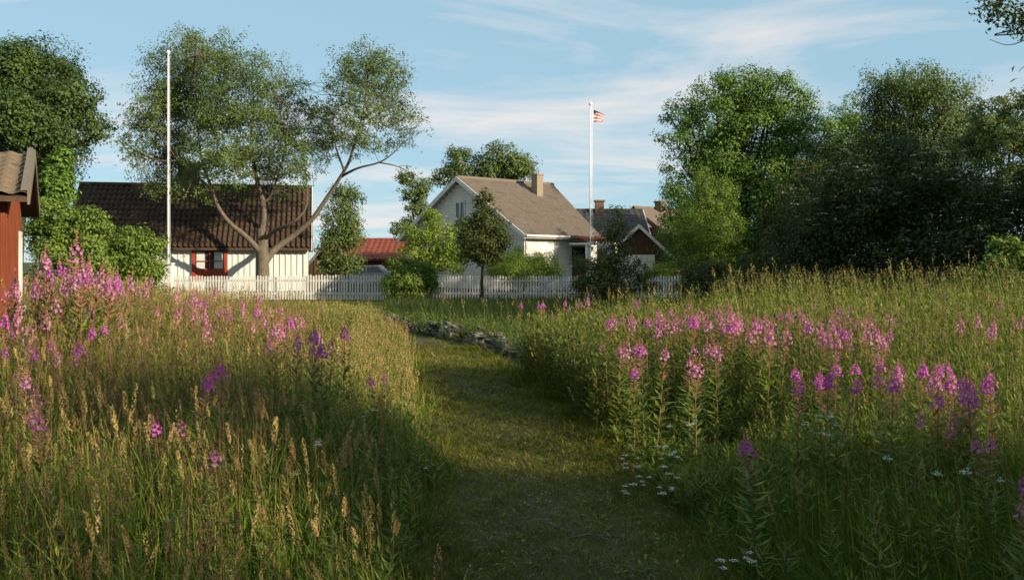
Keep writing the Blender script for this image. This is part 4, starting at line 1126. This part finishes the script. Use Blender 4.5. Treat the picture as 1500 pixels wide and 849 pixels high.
# leafy fireweed stalks without flowers, growing too thick to count
def herbs(pts, hfun, hs, nl, mi=0, Ls=(.06, .11), W_=.011, tint0=.4, spire=True):
    n_ = len(pts)
    h = hfun(pts) * rs.uniform(hs[0], hs[1], n_)
    az = rs.uniform(0, 6.28, n_); lean = np.abs(rs.normal(size=n_)) * .05
    c, tip, d = ribbons(pts, h, .006, rs.uniform(-.5, .5, n_), az, lean, rs.uniform(0, .08, n_), 3, np.full(n_, .6), .3)
    ii = np.repeat(np.arange(n_), nl)
    t = np.tile(np.linspace(.12, 1.0, nl), n_) + rs.uniform(-.03, .03, n_ * nl)
    ld = np.stack([np.cos(az), np.sin(az), np.zeros(n_)], 1)
    pos = pts[ii] + ld[ii] * (h * lean)[ii][:, None] * t[:, None]; pos[:, 2] += (h[ii] * t) * .98
    a = np.tile(np.arange(nl) * 2.4, n_) + rs.uniform(0, 6.28, n_)[ii] + rs.uniform(-.4, .4, n_ * nl)
    tilt = rs.uniform(.1, .9, n_ * nl) + (t > .8) * .7
    dd = unit(np.stack([np.cos(a), np.sin(a), tilt], 1))
    nrm = unit(np.stack([-np.cos(a) * tilt, -np.sin(a) * tilt, np.ones(n_ * nl)], 1))
    L = rs.uniform(Ls[0], Ls[1], n_ * nl) * np.where(t > .85, .55, 1.0)
    tint = np.clip(tint0 + rs.normal(size=n_)[ii] * .15 + rs.uniform(-.2, .25, n_ * nl), 0, 1)
    V, Q, T = diamonds(pos, dd, nrm, L, np.broadcast_to(W_, (n_ * nl,)) * (L / .085), tint, fold=-.04)
    return [(c[0], c[1], c[2], 1), (V, Q, T, mi)]
GM = [G['grass'], G['straw'], G['seed'], G['sorrel'], G['fw_leaf']]
LX0 = lambda Y: -frustum_x(Y); ragged = lambda Y, k: .16 * np.sin(Y * 1.9 + k) + .12 * np.sin(Y * 4.3 + 2 * k) + .08 * np.sin(Y * 9.1 + k)
LX1 = lambda Y: edge_l(Y) + ragged(Y, 1.0) - .05 + rs.normal(size=len(Y)) * .10
def left_meadow():
    ch = []
    for n_, y0, y1, w, ns in ((4800, 2.9, 6, .0080, 5), (6500, 6, 10, .0095, 4), (9000, 10, 17, .013, 4), (9000, 17, 33.2, .018, 3)):
        p = scatter(n_, y0, y1, LX0, LX1)
        s, _, _ = sward(p, left_h, w, .36, 0, ns); ch.append(s)
        q = p[: n_ // 2]
        s, _, _ = sward(q + rs.normal(size=q.shape) * [.05, .05, 0], left_h, w * 1.2, .12, 0, ns, (.25, .6), .25, (.2, .9)); ch.append(s)
        # pale upright stalks
        q = scatter(n_ // 6, y0, y1, LX0, LX1)
        s, _, _ = sward(q, left_h, w * .75, .75, 0, ns, (.85, 1.2), .08, (.0, .15)); ch.append(s)
    for n_, y0, y1, m, sw, lsz in ((200, 2.9, 6, 36, .003, .011), (420, 6, 10, 24, .004, .013), (800, 10, 17, 10, .006, .024), (900, 17, 33, 6, .010, .045)):
        p = scatter(n_, y0, y1, LX0, LX1)
        ch += seedheads(p, left_h, sw, m, (.06, .14), (.012, .022), lsz, 1, 2)
        p = scatter(n_ // 3, y0, y1, LX0, LX1)
        ch += seedheads(p, left_h, sw, m, (.12, .24), (.02, .04), lsz * .9, 1, 3, (.85, 1.2), .45)
    p = scatter(260, 3.0, 6.5, LX0, lambda Y: edge_l(Y) - .15)
    ch += seedheads(p[:150], left_h, .004, 90, (.05, .12), (.012, .026), .013, 1, 2, (.95, 1.3), .55)
    ch += seedheads(p[150:], left_h, .004, 70, (.10, .20), (.012, .022), .014, 1, 2, (.8, 1.2), .65)
    p = scatter(260, 6.5, 11, LX0, lambda Y: edge_l(Y) - .15)
    ch += seedheads(p, left_h, .004, 44, (.07, .16), (.014, .028), .017, 1, 2, (.95, 1.3), .5)
    p = scatter(40, 3.1, 5.6, LX0, lambda Y: edge_l(Y) - .2)                                    # broad tufted heads close to the viewer
    ch += seedheads(p, left_h, .006, 110, (.08, .15), (.016, .030), .016, 1, 2, (.9, 1.25), .65)
    q = scatter(420, 3.0, 7.5, LX0, LX1)
    s, _, _ = sward(q, left_h, .010, .82, 0, 5, (.8, 1.2), .16, (.0, .3)); ch.append(s)
    # yellow-lit fringe of upright stalks along the path edge
    p = scatter(2600, 8, 30, lambda Y: edge_l(Y) - .8, lambda Y: edge_l(Y) + .05)
    ch += seedheads(p, left_h, .006, 8, (.10, .2), (.015, .03), .02, 1, 2, (.9, 1.3), .4)
    return quadmesh('meadow_grass', ch, GM)
tag(left_meadow(), 'tall seeding grass filling the meadow left of the path', 'grass', kind='stuff')

RX0 = lambda Y: edge_r(Y) + ragged(Y, 4.0) + .03 + rs.normal(size=len(Y)) * .10; RX1 = lambda Y: frustum_x(Y, 1.2)
def wall_clip(p):
    return p[(p[:, 1] < 13.5) | (p[:, 0] > wall_x(p[:, 1]) + .45)]
def right_meadow():
    ch = []
    for n_, y0, y1, w, ns in ((15000, 2.9, 6, .0055, 5), (7000, 6, 10, .008, 4), (6000, 10, 16, .011, 4), (6000, 16, 23, .013, 3)):
        p = wall_clip(scatter(n_, y0, y1, RX0, RX1))
        s, _, _ = sward(p, right_h, w, .26, 0, ns); ch.append(s)
        q = p[: len(p) // 2]
        s, _, _ = sward(q + rs.normal(size=q.shape) * [.05, .05, 0], right_h, w * 1.1, .2, 0, ns, (.25, .65), .25, (.2, .9)); ch.append(s)
    for n_, y0, y1, m, sw, lsz in ((110, 2.9, 6, 26, .003, .011), (240, 6, 10, 18, .004, .013), (300, 10, 16, 9, .006, .024), (120, 16, 23, 6, .009, .040)):
        p = wall_clip(scatter(n_, y0, y1, RX0, RX1))
        ch += seedheads(p, right_h, sw, m, (.07, .16), (.012, .022), lsz, 1, 2, (.95, 1.3), .4)
    q = scatter(700, 3.2, 7.5, lambda Y: edge_r(Y) + .4, RX1)
    s, _, _ = sward(q, right_h, .007, .70, 0, 5, (.95, 1.25), .08, (.0, .15)); ch.append(s)
    # the tall sunlit row of reedy stalks in front of the elder
    p = wall_clip(scatter(1200, 11, 20, lambda Y: np.maximum(edge_r(Y), .235 * Y), RX1))
    ch += seedheads(p, right_h, .008, 9, (.12, .22), (.02, .035), .03, 0, 1, (1.02, 1.32), .5)
    return quadmesh('meadow_grass', ch, GM)
tag(right_meadow(), 'green meadow grass right of the path with reedy stalks', 'grass', kind='stuff')

def field():
    ch = []
    def fh(p): return np.clip(np.minimum(.60, 1.72 - .0375 * p[:, 1]), .12, 1) * (1 + .18 * nfield(p, .6, 3.0))
    p = scatter(26000, 17, 37.8, lambda Y: np.where(Y > 24.3, -.139 * Y, wall_x(Y) + .2), lambda Y: .33 * Y + 2.0)
    s, _, _ = sward(p, fh, .016, .45, 0, 3, (.6, 1.1)); ch.append(s)
    p = scatter(260, 17, 37, lambda Y: np.where(Y > 24.3, -.139 * Y, wall_x(Y) + .2), lambda Y: .33 * Y + 2.0)
    ch += [(c[0], c[1], c[2], 1 if c[3] == 1 else 2) for c in seedheads(p, fh, .008, 6, (.1, .2), (.02, .03), .05, 1, 2)]
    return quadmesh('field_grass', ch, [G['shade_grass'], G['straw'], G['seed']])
def wall_growth():
    ys = rs.uniform(14.3, 24.3, 2500); side = rs.choice([-1, 1, 1], 2500)
    p = np.stack([wall_x(ys) + side * rs.uniform(.0, .5, 2500), ys - side * .05, np.zeros(2500)], 1)
    keep = nfield(p, 1.5, 6.0) + rs.normal(size=2500) * .3 > -.1
    p = p[keep]
    s1, _, _ = sward(p, lambda q: .48 + .15 * nfield(q, 1.2, 2.0), .011, .35, 0, 3, (.45, 1.2), .25, (.1, .8))
    hb = herbs(p[:260], lambda q: np.full(len(q), .45), (.6, 1.2), 14, W_=.024, tint0=.35)
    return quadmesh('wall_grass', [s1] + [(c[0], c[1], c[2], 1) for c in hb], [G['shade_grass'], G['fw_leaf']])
tag(field(), 'shaded green grass field between the stone wall and the fence', 'grass', kind='stuff')
tag(wall_growth(), 'rank grass and weeds growing over the dry stone wall', 'grass', kind='stuff')

def path_turf():
    ch = []
    for n_, y0, y1, hh, w in ((26000, 3.6, 7, .050, .0055), (26000, 7, 11, .065, .0075), (16000, 11, 18, .075, .012), (5000, 18, 33, .08, .016)):
        p = scatter(n_, y0, y1, lambda Y: edge_l(Y) - .12, lambda Y: edge_r(Y) + .12)
        p[:, 2] = .012
        mid = (edge_l(p[:, 1]) + edge_r(p[:, 1])) / 2; half = (edge_r(p[:, 1]) - edge_l(p[:, 1])) / 2
        e = np.abs(p[:, 0] - mid) / half
        patch = nfield(p, 2.2, 5.0)
        keep = rs.rand(n_) < np.clip(.75 + .4 * patch + .5 * (e - .5), .1, 1)
        p = p[keep]; e = e[keep]; patch = patch[keep]; k = len(p)
        h = hh * rs.uniform(.4, 1.3, k) * (1 + .75 * np.clip(nfield(p, 6.0, 3.3) + .5 * nfield(p, 11.0, 1.3), -.8, 1.2)) * (1 + 1.3 * np.clip(e - .62, 0, .5) * 2)
        tint = np.clip(.48 + .25 * nfield(p, 1.6, 8.0) + .15 * nfield(p, 7.0, 2.0) + rs.normal(size=k) * .2, 0, 1)
        c, _, _ = ribbons(p, h, w * rs.uniform(.6, 1.3, k), rs.uniform(0, np.pi, k), rs.uniform(0, 6.28, k), rs.uniform(.1, .8, k), rs.uniform(.1, .9, k), 2, tint, .6)
        ch.append((*c, 0))
    n_ = 2600                                                     # clippings and dead stalks
    p = scatter(n_, 3.6, 16, lambda Y: edge_l(Y) - .05, lambda Y: edge_r(Y) + .05); p[:, 2] = .02 + .03 * rs.rand(n_)
    a = rs.uniform(0, 6.28, n_); dd = np.stack([np.cos(a), np.sin(a), rs.uniform(-.1, .25, n_)], 1)
    V, Q, T = diamonds(p, dd, np.tile([[0, 0, 1.]], (n_, 1)), rs.uniform(.03, .13, n_), rs.uniform(.004, .009, n_), rs.rand(n_))
    ch.append((V, Q, T, 1))
    n_ = 3200                                                     # clover and plantain leaves
    p = scatter(n_, 3.6, 13, lambda Y: edge_l(Y) - .1, lambda Y: edge_r(Y) + .1); p = p[nfield(p, 3.1, 9.0) > .1]; n_ = len(p); p[:, 2] = .02 + .03 * rs.rand(n_)
    a = rs.uniform(0, 6.28, n_); dd = np.stack([np.cos(a), np.sin(a), rs.uniform(.1, .6, n_)], 1)
    V, Q, T = diamonds(p, dd, np.tile([[0, 0, 1.]], (n_, 1)) + .3 * rs.normal(size=(n_, 3)), rs.uniform(.015, .04, n_), rs.uniform(.010, .020, n_), rs.rand(n_))
    ch.append((V, Q, T, 2))
    return quadmesh('path_turf', ch, [G['turf'], G['straw'], G['lilac']])
tag(path_turf(), 'short trodden grass growing on the path', 'grass', kind='stuff')

def lawn_turf():
    p = scatter(16000, 25, 38.2, lambda Y: np.full(len(Y), -13.0), lambda Y: -.139 * Y); p[:, 2] = .008
    k = len(p)
    c, _, _ = ribbons(p, .09 * rs.uniform(.6, 1.3, k), .02, rs.uniform(0, np.pi, k), rs.uniform(0, 6.28, k), rs.uniform(.1, .5, k), rs.uniform(.1, .5, k), 2, rs.rand(k))
    return quadmesh('lawn_grass', [(*c, 0)], [G['lawn']])
tag(lawn_turf(), 'sunlit strip of short lawn in front of the picket fence', 'grass', kind='stuff')

def right_herbs():
    ch = []
    for n_, y0, y1, nl, W_ in ((260, 3.2, 6, 26, .013), (2200, 6, 10, 28, .019), (3600, 10, 16, 22, .026), (900, 16, 22, 12, .034)):
        p = wall_clip(scatter(n_, y0, y1, lambda Y: edge_r(Y) + .05, RX1))
        ch += herbs(p, right_h, (.75, 1.15), nl, W_=W_, tint0=.45)
    p = wall_clip(scatter(900, 9.0, 21, lambda Y: edge_r(Y) + .02, lambda Y: edge_r(Y) + .6))      # the rank edge that shades the path
    ch += herbs(p, lambda q: np.clip(np.minimum(.95, 1.70 - .062 * q[:, 1]), .2, 1), (.7, 1.1), 24, Ls=(.07, .12), W_=.024, tint0=.3)
    return quadmesh('meadow_herbs', ch, [G['fw_leaf'], G['fw_stem']])
tag(right_herbs(), 'leafy green stalks of unopened fireweed right of the path', 'plants', kind='stuff')
def left_herbs():
    ch = []
    for n_, y0, y1, nl, W_ in ((480, 3.2, 6, 26, .014), (2300, 6, 10, 26, .016), (4200, 10, 17, 20, .021), (2000, 17, 30, 10, .034)):
        p = scatter(n_, y0, y1, LX0, lambda Y: edge_l(Y) - .1)
        ch += herbs(p, left_h, (.65, 1.12), nl, W_=W_, tint0=.4)
    # spent fireweed: bare reddish stalks with pods
    for n_, y0, y1, nl in ((120, 3.6, 6, 40), (900, 6, 11, 34), (1500, 11, 18, 20), (500, 18, 26, 12)):
        p = scatter(n_, y0, y1, lambda Y: -frustum_x(Y), lambda Y: edge_l(Y) - .5 - .06 * Y)
        hb = herbs(p, left_h, (.95, 1.3), nl, Ls=(.035, .06), W_=.006, tint0=.5)
        ch += [(hb[0][0], hb[0][1], hb[0][2], 1), (hb[1][0], hb[1][1], hb[1][2], 2)]
    # bright weeds at the bend of the path edge
    p = scatter(60, 6.6, 8.6, lambda Y: edge_l(Y) - .25, lambda Y: edge_l(Y) + .12)
    ch += herbs(p, lambda q: np.full(len(q), .42), (.6, 1.1), 20, Ls=(.07, .12), W_=.018, tint0=.5)
    return quadmesh('meadow_herbs', ch, [G['fw_leaf'], G['fw_stem'], G['sorrel']])
tag(left_herbs(), 'leafy weeds mixed into the grass left of the path', 'plants', kind='stuff')

# ------------------------------------------------------------------ flowering fireweed, each plant its own
def make_fireweed(seed, petal, h=1.0):
    r = np.random.RandomState(seed)
    root = thing('fireweed', (0, 0, -50), 'fireweed', 'wildflower')
    mb = MB(); lean = r.uniform(-.05, .05, 2)
    def axis(t): return np.array([lean[0] * t * t, lean[1] * t * t, t * h])
    mb.tube([axis(t) for t in np.linspace(0, .99, 7)], list(np.linspace(.0045, .0018, 7)), 5)
    st = mb.build('stem', G['fw_stem'], root, smooth=True)
    A = st.data.attributes.new('tint', 'FLOAT', 'POINT'); A.data.foreach_set('value', np.linspace(0, 1, len(st.data.vertices)).astype(np.float32))
    nl = 52; t = np.linspace(.12, .80, nl); a = np.arange(nl) * 2.4 + r.uniform(-.3, .3, nl)
    pos = np.array([axis(x) for x in t]); tilt = r.uniform(.15, .8, nl)
    dd = np.stack([np.cos(a), np.sin(a), tilt], 1); nn = np.stack([-np.cos(a) * tilt, -np.sin(a) * tilt, np.ones(nl)], 1)
    L = np.interp(t, [.12, .5, .80], [.07, .13, .075]) * r.uniform(.8, 1.2, nl)
    V, Q, T = diamonds(pos, dd, unit(nn), L, L * .23, np.clip(r.normal(.5, .2, nl), 0, 1), fold=-.05)
    quadmesh('foliage', [(V, Q, T, 0)], [G['fw_leaf']], root)
    # florets: four petals round a short stalk
    nf = r.randint(14, 26); t0_ = r.uniform(.82, .86); t = t0_ + (.94 - t0_) * np.linspace(0, 1, nf) ** .9; a = np.arange(nf) * 2.4 + r.uniform(-.4, .4, nf)
    rad = np.interp(t, [.82, .88, .945], [.038, .030, .012]) * r.uniform(.8, 1.25, nf)
    out = np.stack([np.cos(a), np.sin(a), r.uniform(-.15, .35, nf)], 1); out = unit(out)
    cen = np.array([axis(x) for x in t]) + out * rad[:, None]
    ii = np.repeat(np.arange(nf), 4); pa = np.tile(np.arange(4) * np.pi / 2, nf) + r.uniform(0, 1.5, nf)[ii]
    side = unit(np.cross(out, np.array([0, 0, 1.]))); vert = np.cross(side, out)
    pd = side[ii] * np.cos(pa)[:, None] + vert[ii] * np.sin(pa)[:, None] + out[ii] * .35
    sz = np.interp(t, [.82, .88, .945], [.0175, .016, .009])[ii] * r.uniform(.85, 1.2, nf * 4)
    V, Q, T = diamonds(cen[ii], pd, out[ii], sz, sz * .95, np.clip(r.normal(.5, .28, nf * 4), 0, 1), fold=.1)
    quadmesh('flower_spike', [(V, Q, T, 0)], [petal], root)
    nb = 26; t = np.linspace(.915, 1.0, nb); a = np.arange(nb) * 2.4
    out = unit(np.stack([np.cos(a), np.sin(a), np.interp(t, [.915, 1], [-.5, 1.2])], 1))
    pos = np.array([axis(x) for x in t])
    V1, Q1, T1 = diamonds(pos, out, np.cross(out, [.3, .5, .8]), np.interp(t, [.9, 1], [.020, .009]), .005, r.rand(nb), fold=0)
    npd = 26; t = np.linspace(.68, .83, npd); a = np.arange(npd) * 2.4   # slim reddish pods below the flowers
    out = unit(np.stack([np.cos(a), np.sin(a), np.full(npd, .5)], 1)); pos = np.array([axis(x) for x in t])
    V2, Q2, T2 = diamonds(pos, out, np.cross(out, [.3, .5, .8]), .055, .004, r.rand(npd), fold=0)
    quadmesh('buds', [(V1, Q1, T1, 0), (V2, Q2, T2, 0)], [G['bud']], root)
    return root
protos = [make_fireweed(50 + k, G['petal']) for k in range(4)] + [make_fireweed(60 + k, G['petal_b']) for k in range(3)]
used = [False] * len(protos)
NF = [0]
def plant_fireweed(px, py, z, lab, group, dist=None, purple=False, sx=0, sy=0, n_=1, fat=1.0):
    """n_ plants whose spike top stands near photo pixel (px,py) at height z; the distance follows from the height"""
    for k in range(n_):
        x_ = px + rs.normal() * sx; zz = z * rs.uniform(.93, 1.07)
        y_ = py + rs.normal() * sy; y_ -= .10 * zz * F / (dist or max((H - zz) * F / max(y_ - HY, 14), 3))
        d = dist * rs.uniform(.94, 1.06) if dist else (H - zz) * F / max(y_ - HY, 14)
        d = min(max(d, 2.7), 24)
        zz = H - (y_ - HY) * d / F
        X = (x_ - 750) / F * d
        if d > 6.0 and edge_l(d) + .02 < X < edge_r(d) - .02:
            X = edge_r(d) + .1 if x_ > 700 else edge_l(d) - .1
        i = (rs.randint(4, 7) if (rs.rand() < (.85 if purple else .15)) else rs.randint(0, 4))
        o = protos[i] if not used[i] else copy_tree(protos[i])
        used[i] = True
        s = max(zz, .35)
        o.location = (float(X), float(d), 0)
        xy = s * .45 + .42
        o.scale = (xy * 1.15 * fat, xy * 1.15 * fat, s)
        o.rotation_euler = (rs.normal() * .06, rs.normal() * .07, rs.uniform(0, 6.28))
        tag(o, lab, 'wildflower', group); NF[0] += 1
g1 = 'fireweed near the red shed'
plant_fireweed(62, 378, 1.68, 'tall pink fireweed spike standing alone beside the red shed wall', None, 9.5, fat=1.3)
plant_fireweed(97, 364, 1.75, 'tallest pink fireweed spike, its head against the leafy bush', None, 9.5, fat=1.3)
for px, py, n_, sx, sy in ((112, 398, 8, 18, 8), (150, 412, 3, 14, 5), (30, 428, 5, 18, 10), (75, 420, 6, 30, 14)):
    plant_fireweed(px, py, 1.5, 'pink fireweed in the tall thicket in front of the red shed and leafy bush', g1, 9.5, False, sx, sy, n_)
plant_fireweed(170, 415, 1.45, 'bright magenta fireweed spike below the smaller leafy bush', 'magenta fireweed below the smaller bush', 9.5, False, 6, 3, 3)
for px, py, n_, sx, sy in ((60, 440, 10, 36, 12), (130, 432, 10, 36, 10), (20, 470, 5, 14, 14), (200, 428, 7, 22, 7), (300, 446, 6, 40, 6)):
    plant_fireweed(px, py, 1.36, 'pink fireweed in the thicket lower down in front of the red shed', 'fireweed below the shed thicket', None, False, sx, sy, n_)
g2 = 'fireweed in the left meadow'
for px, py, n_, sx, sy in ((205, 440, 5, 22, 8), (285, 455, 12, 28, 9), (355, 460, 9, 28, 9), (420, 478, 6, 16, 10), (458, 482, 7, 16, 14), (470, 520, 2, 8, 8), (130, 470, 5, 60, 14), (40, 465, 4, 30, 14), (410, 500, 3, 14, 8), (230, 480, 4, 60, 14)):
    plant_fireweed(px, py, 1.17, 'pink fireweed scattered among the seeding grass left of the path', g2, None, False, sx, sy, n_)
g3 = 'purple fireweed in the near left grass'
for px, py, n_, sx, sy in ((78, 515, 6, 14, 8), (115, 525, 3, 10, 8), (255, 555, 1, 8, 6), (316, 552, 2, 5, 4), (20, 520, 3, 12, 10)):
    plant_fireweed(px, py, 1.05, 'purple fireweed low among the near grass on the left', g3, None, True, sx, sy, n_)
plant_fireweed(15, 562, 1.0, 'pink fireweed cluster cut by the left picture edge', 'pink fireweed at the left edge', None, False, 9, 8, 4, 1.2)
plant_fireweed(50, 600, .95, 'faded pink fireweed below the cluster at the left edge', 'faded fireweed at the left edge', None, False, 12, 10, 3)
plant_fireweed(258, 628, .85, 'pink fireweed spike alone among golden seed heads', 'fireweed among golden seed heads', None, False, 5, 5, 2, 1.2)
plant_fireweed(332, 662, .80, 'low dull pink fireweed spike in the near left grass', None, None, False, 0, 0, 1, 1.2)
plant_fireweed(556, 556, .72, 'dark pink fireweed at the left edge of the path', 'fireweed at the left path edge', None, True, 6, 3, 2)
g4 = 'sunlit fireweed drift'
for px, py, n_, sx, sy, z in ((895, 478, 5, 9, 5, 1.05), (921, 472, 4, 5, 5, 1.08), (952, 480, 3, 6, 5, 1.05), (977, 468, 14, 15, 10, 1.12), (1024, 466, 12, 14, 8, 1.12), (1062, 474, 14, 13, 10, 1.12), (1088, 478, 11, 12, 11, 1.12),
                      (1046, 515, 4, 8, 4, 1.0), (946, 516, 4, 7, 4, .98), (1015, 545, 3, 6, 3, .92), (926, 548, 1, 2, 2, .85), (905, 514, 3, 8, 4, .95), (1122, 490, 6, 10, 10, 1.12), (1160, 464, 5, 10, 5, 1.18)):
    plant_fireweed(px, py, z, 'bright pink fireweed in the dense sunlit drift right of the path', g4, None, False, sx * 1.25, sy, n_, 1.2)
for px, py, n_, sx, sy in ((806, 498, 1, 2, 2), (835, 495, 2, 4, 3), (850, 502, 2, 4, 4), (866, 505, 2, 4, 4)):
    plant_fireweed(px, py, .80, 'pink fireweed at the left end of the sunlit drift beside the path', 'fireweed at the path end of the drift', None, False, sx, sy, n_)
for px, py, n_, sx, sy in ((1215, 494, 10, 14, 9), (1245, 474, 12, 14, 8), (1282, 494, 6, 10, 8), (1300, 470, 4, 9, 6), (1200, 470, 3, 20, 6)):
    plant_fireweed(px, py, 1.15, 'pink fireweed among tall reedy grass in front of the dark elder', 'fireweed before the elder', None, False, sx, sy, n_)
for px, py, n_, sx, sy in ((1425, 482, 4, 7, 5), (1470, 448, 3, 8, 5), (1488, 475, 3, 8, 5), (1494, 438, 2, 4, 4)):
    plant_fireweed(px, py, 1.15, 'pink fireweed in front of the sunlit sapling at the right', 'fireweed before the sapling', None, False, sx, sy, n_)
for px, py, n_, sx, sy in ((1205, 556, 7, 20, 8), (1300, 540, 5, 18, 10), (1338, 556, 7, 20, 9), (1376, 570, 8, 20, 11), (1442, 566, 4, 12, 8), (1240, 515, 2, 10, 6)):
    plant_fireweed(px, py, .98, 'purple fireweed in the shaded cluster in front of the sunlit ones at the right', 'shaded purple fireweed', None, True, sx, sy, n_, 1.15)
for px, py, n_, sx, sy in ((1420, 600, 2, 6, 4), (1384, 622, 3, 7, 5), (1446, 655, 2, 7, 4)):
    plant_fireweed(px, py, .85, 'reddish fireweed in deep shade among the near right grass', 'fireweed in deep shade', None, False, sx, sy, n_)
plant_fireweed(1108, 660, .80, 'small magenta fireweed head alone in the shaded right grass', None, None, True, 0, 0, 1, 1.3)
plant_fireweed(1494, 745, .80, 'large pink fireweed head cut by the right picture edge', 'fireweed at the right edge', None, True, 5, 14, 3, 1.3)
for px, py, n_, sx, sy in ((800, 446, 5, 18, 4), (850, 444, 5, 22, 4), (930, 444, 6, 30, 4), (830, 458, 4, 30, 5)):
    plant_fireweed(px, py, .95, 'dim purple fireweed in the shaded field before the middle house', 'fireweed in the shaded field', 17.5, True, sx, sy, n_)
for i, u_ in enumerate(used):
    if not u_:
        for chd in list(protos[i].children): bpy.data.objects.remove(chd)
        bpy.data.objects.remove(protos[i])
print('fireweed plants', NF[0])

# ------------------------------------------------------------------ white yarrow and small white flowers
def make_yarrow(seed):
    r = np.random.RandomState(seed)
    root = thing('yarrow', (0, 0, 0), 'yarrow', 'wildflower'); h = 1.0
    mb = MB(); mb.tube([(0, 0, 0), (.02, .01, .5), (.015, .03, 1.0)], [.004, .003, .002], 5); tips = []
    for k in range(5):
        a = k * 1.26; e = (.015 + .045 * math.cos(a), .03 + .045 * math.sin(a), 1.05); mb.tube([(.016, .025, .88), e], [.0018, .0012], 4); tips.append(e)
    st = mb.build('stem', G['fw_leaf'], root)
    c = np.repeat(np.array(tips + [(.015, .03, 1.07)]), 8, 0) + r.normal(size=(48, 3)) * [.016, .016, .004]
    V, Q, T = diamonds(c, unit(r.normal(size=(48, 3)) * [1, 1, .1]), np.tile([[0, 0, 1.]], (48, 1)), .020, .018, r.rand(48))
    quadmesh('flower_head', [(V, Q, T, 0)], [G['white_petal']], root)
    n_ = 12; t = np.linspace(.1, .8, n_); a = np.arange(n_) * 2.4
    V, Q, T = diamonds(np.stack([.02 * t, .02 * t, t], 1), np.stack([np.cos(a), np.sin(a), np.full(n_, .6)], 1), np.tile([[0, 0, 1.]], (n_, 1)), .07, .014, r.rand(n_))
    quadmesh('foliage', [(V, Q, T, 0)], [G['fw_leaf']], root)
    return root
yp = [make_yarrow(70 + k) for k in range(3)]; yu = [False] * 3
def plant_yarrow(px, py, z, lab, group, sx=0, sy=0, n_=1):
    for k in range(n_):
        x_, y_ = px + rs.uniform(-1, 1) * sx, py + rs.uniform(-1, 1) * sy
        zz = z * rs.uniform(.85, 1.15); d = (H - zz) * F / (y_ - HY); X = (x_ - 750) / F * d
        i = rs.randint(3); o = yp[i] if not yu[i] else copy_tree(yp[i]); yu[i] = True
        w = .22 + .18 * rs.rand()
        o.location = (float(X), float(d), 0); o.scale = (w, w, zz); o.rotation_euler = (0, 0, rs.uniform(0, 6.28)); tag(o, lab, 'wildflower', group)
plant_yarrow(955, 690, .30, 'low white yarrow in the dark patch at the right path edge', 'yarrow at the right path edge', 42, 36, 34)
plant_yarrow(1000, 625, .45, 'white yarrow on taller stems at the foot of the sunlit drift', 'yarrow below the drift', 22, 10, 6)
plant_yarrow(466, 655, .60, 'white yarrow head in the near left grass beside the path', 'yarrow in the left grass', 5, 4, 2)
plant_yarrow(540, 610, .50, 'white yarrow at the left edge of the path bend', 'yarrow at the left path edge', 10, 4, 3)
plant_yarrow(430, 700, .55, 'single white yarrow low among the left grass stems', None, 0, 0, 1)
plant_yarrow(625, 688, .25, 'tiny white yarrow right at the left path edge', None, 0, 0, 1)
plant_yarrow(1200, 625, .70, 'white yarrow in the shaded grass below the purple fireweed', 'yarrow below the purple fireweed', 30, 8, 4)
plant_yarrow(1085, 815, .30, 'white yarrow in the dark bottom corner right of the path', 'yarrow at the bottom', 30, 22, 6)
plant_yarrow(1330, 680, .70, 'white yarrow in the deep shade at the lower right', 'yarrow in the lower right shade', 140, 60, 7)

# ------------------------------------------------------------------ fallen twigs on the path
def fallen_twig(px, py, L, az, label):
    d = H * F / (py - HY); o = np.array([(px - 750) / F * d, d, 0.02])
    a = np.array([math.cos(az), math.sin(az), 0]); s = np.array([-a[1], a[0], 0])
    m = MB(); m.tube([o - a * L * .5, o + s * .02 + up * .015, o + a * L * .25 - s * .02 + up * .02, o + a * L * .5 + up * .01], [.006, .0055, .004, .002], 5)
    m.tube([o + up * .015 + s * .02, o + a * L * .2 + s * L * .22 + up * .03], [.004, .0015], 5)
    m.tube([o + a * L * .2 - s * .015 + up * .018, o + a * L * .4 - s * L * .15 + up * .02], [.003, .0012], 5)
    ob = m.build('fallen_twig', M['grey_wood'], None, o); ob.location = tuple(o)
    tag(ob, label, 'twig')
fallen_twig(812, 775, .26, 2.2, 'forked dry twig lying on the near path, left of the other twig')
fallen_twig(860, 792, .28, .15, 'straight dry twig lying on the near path, right of the forked twig')
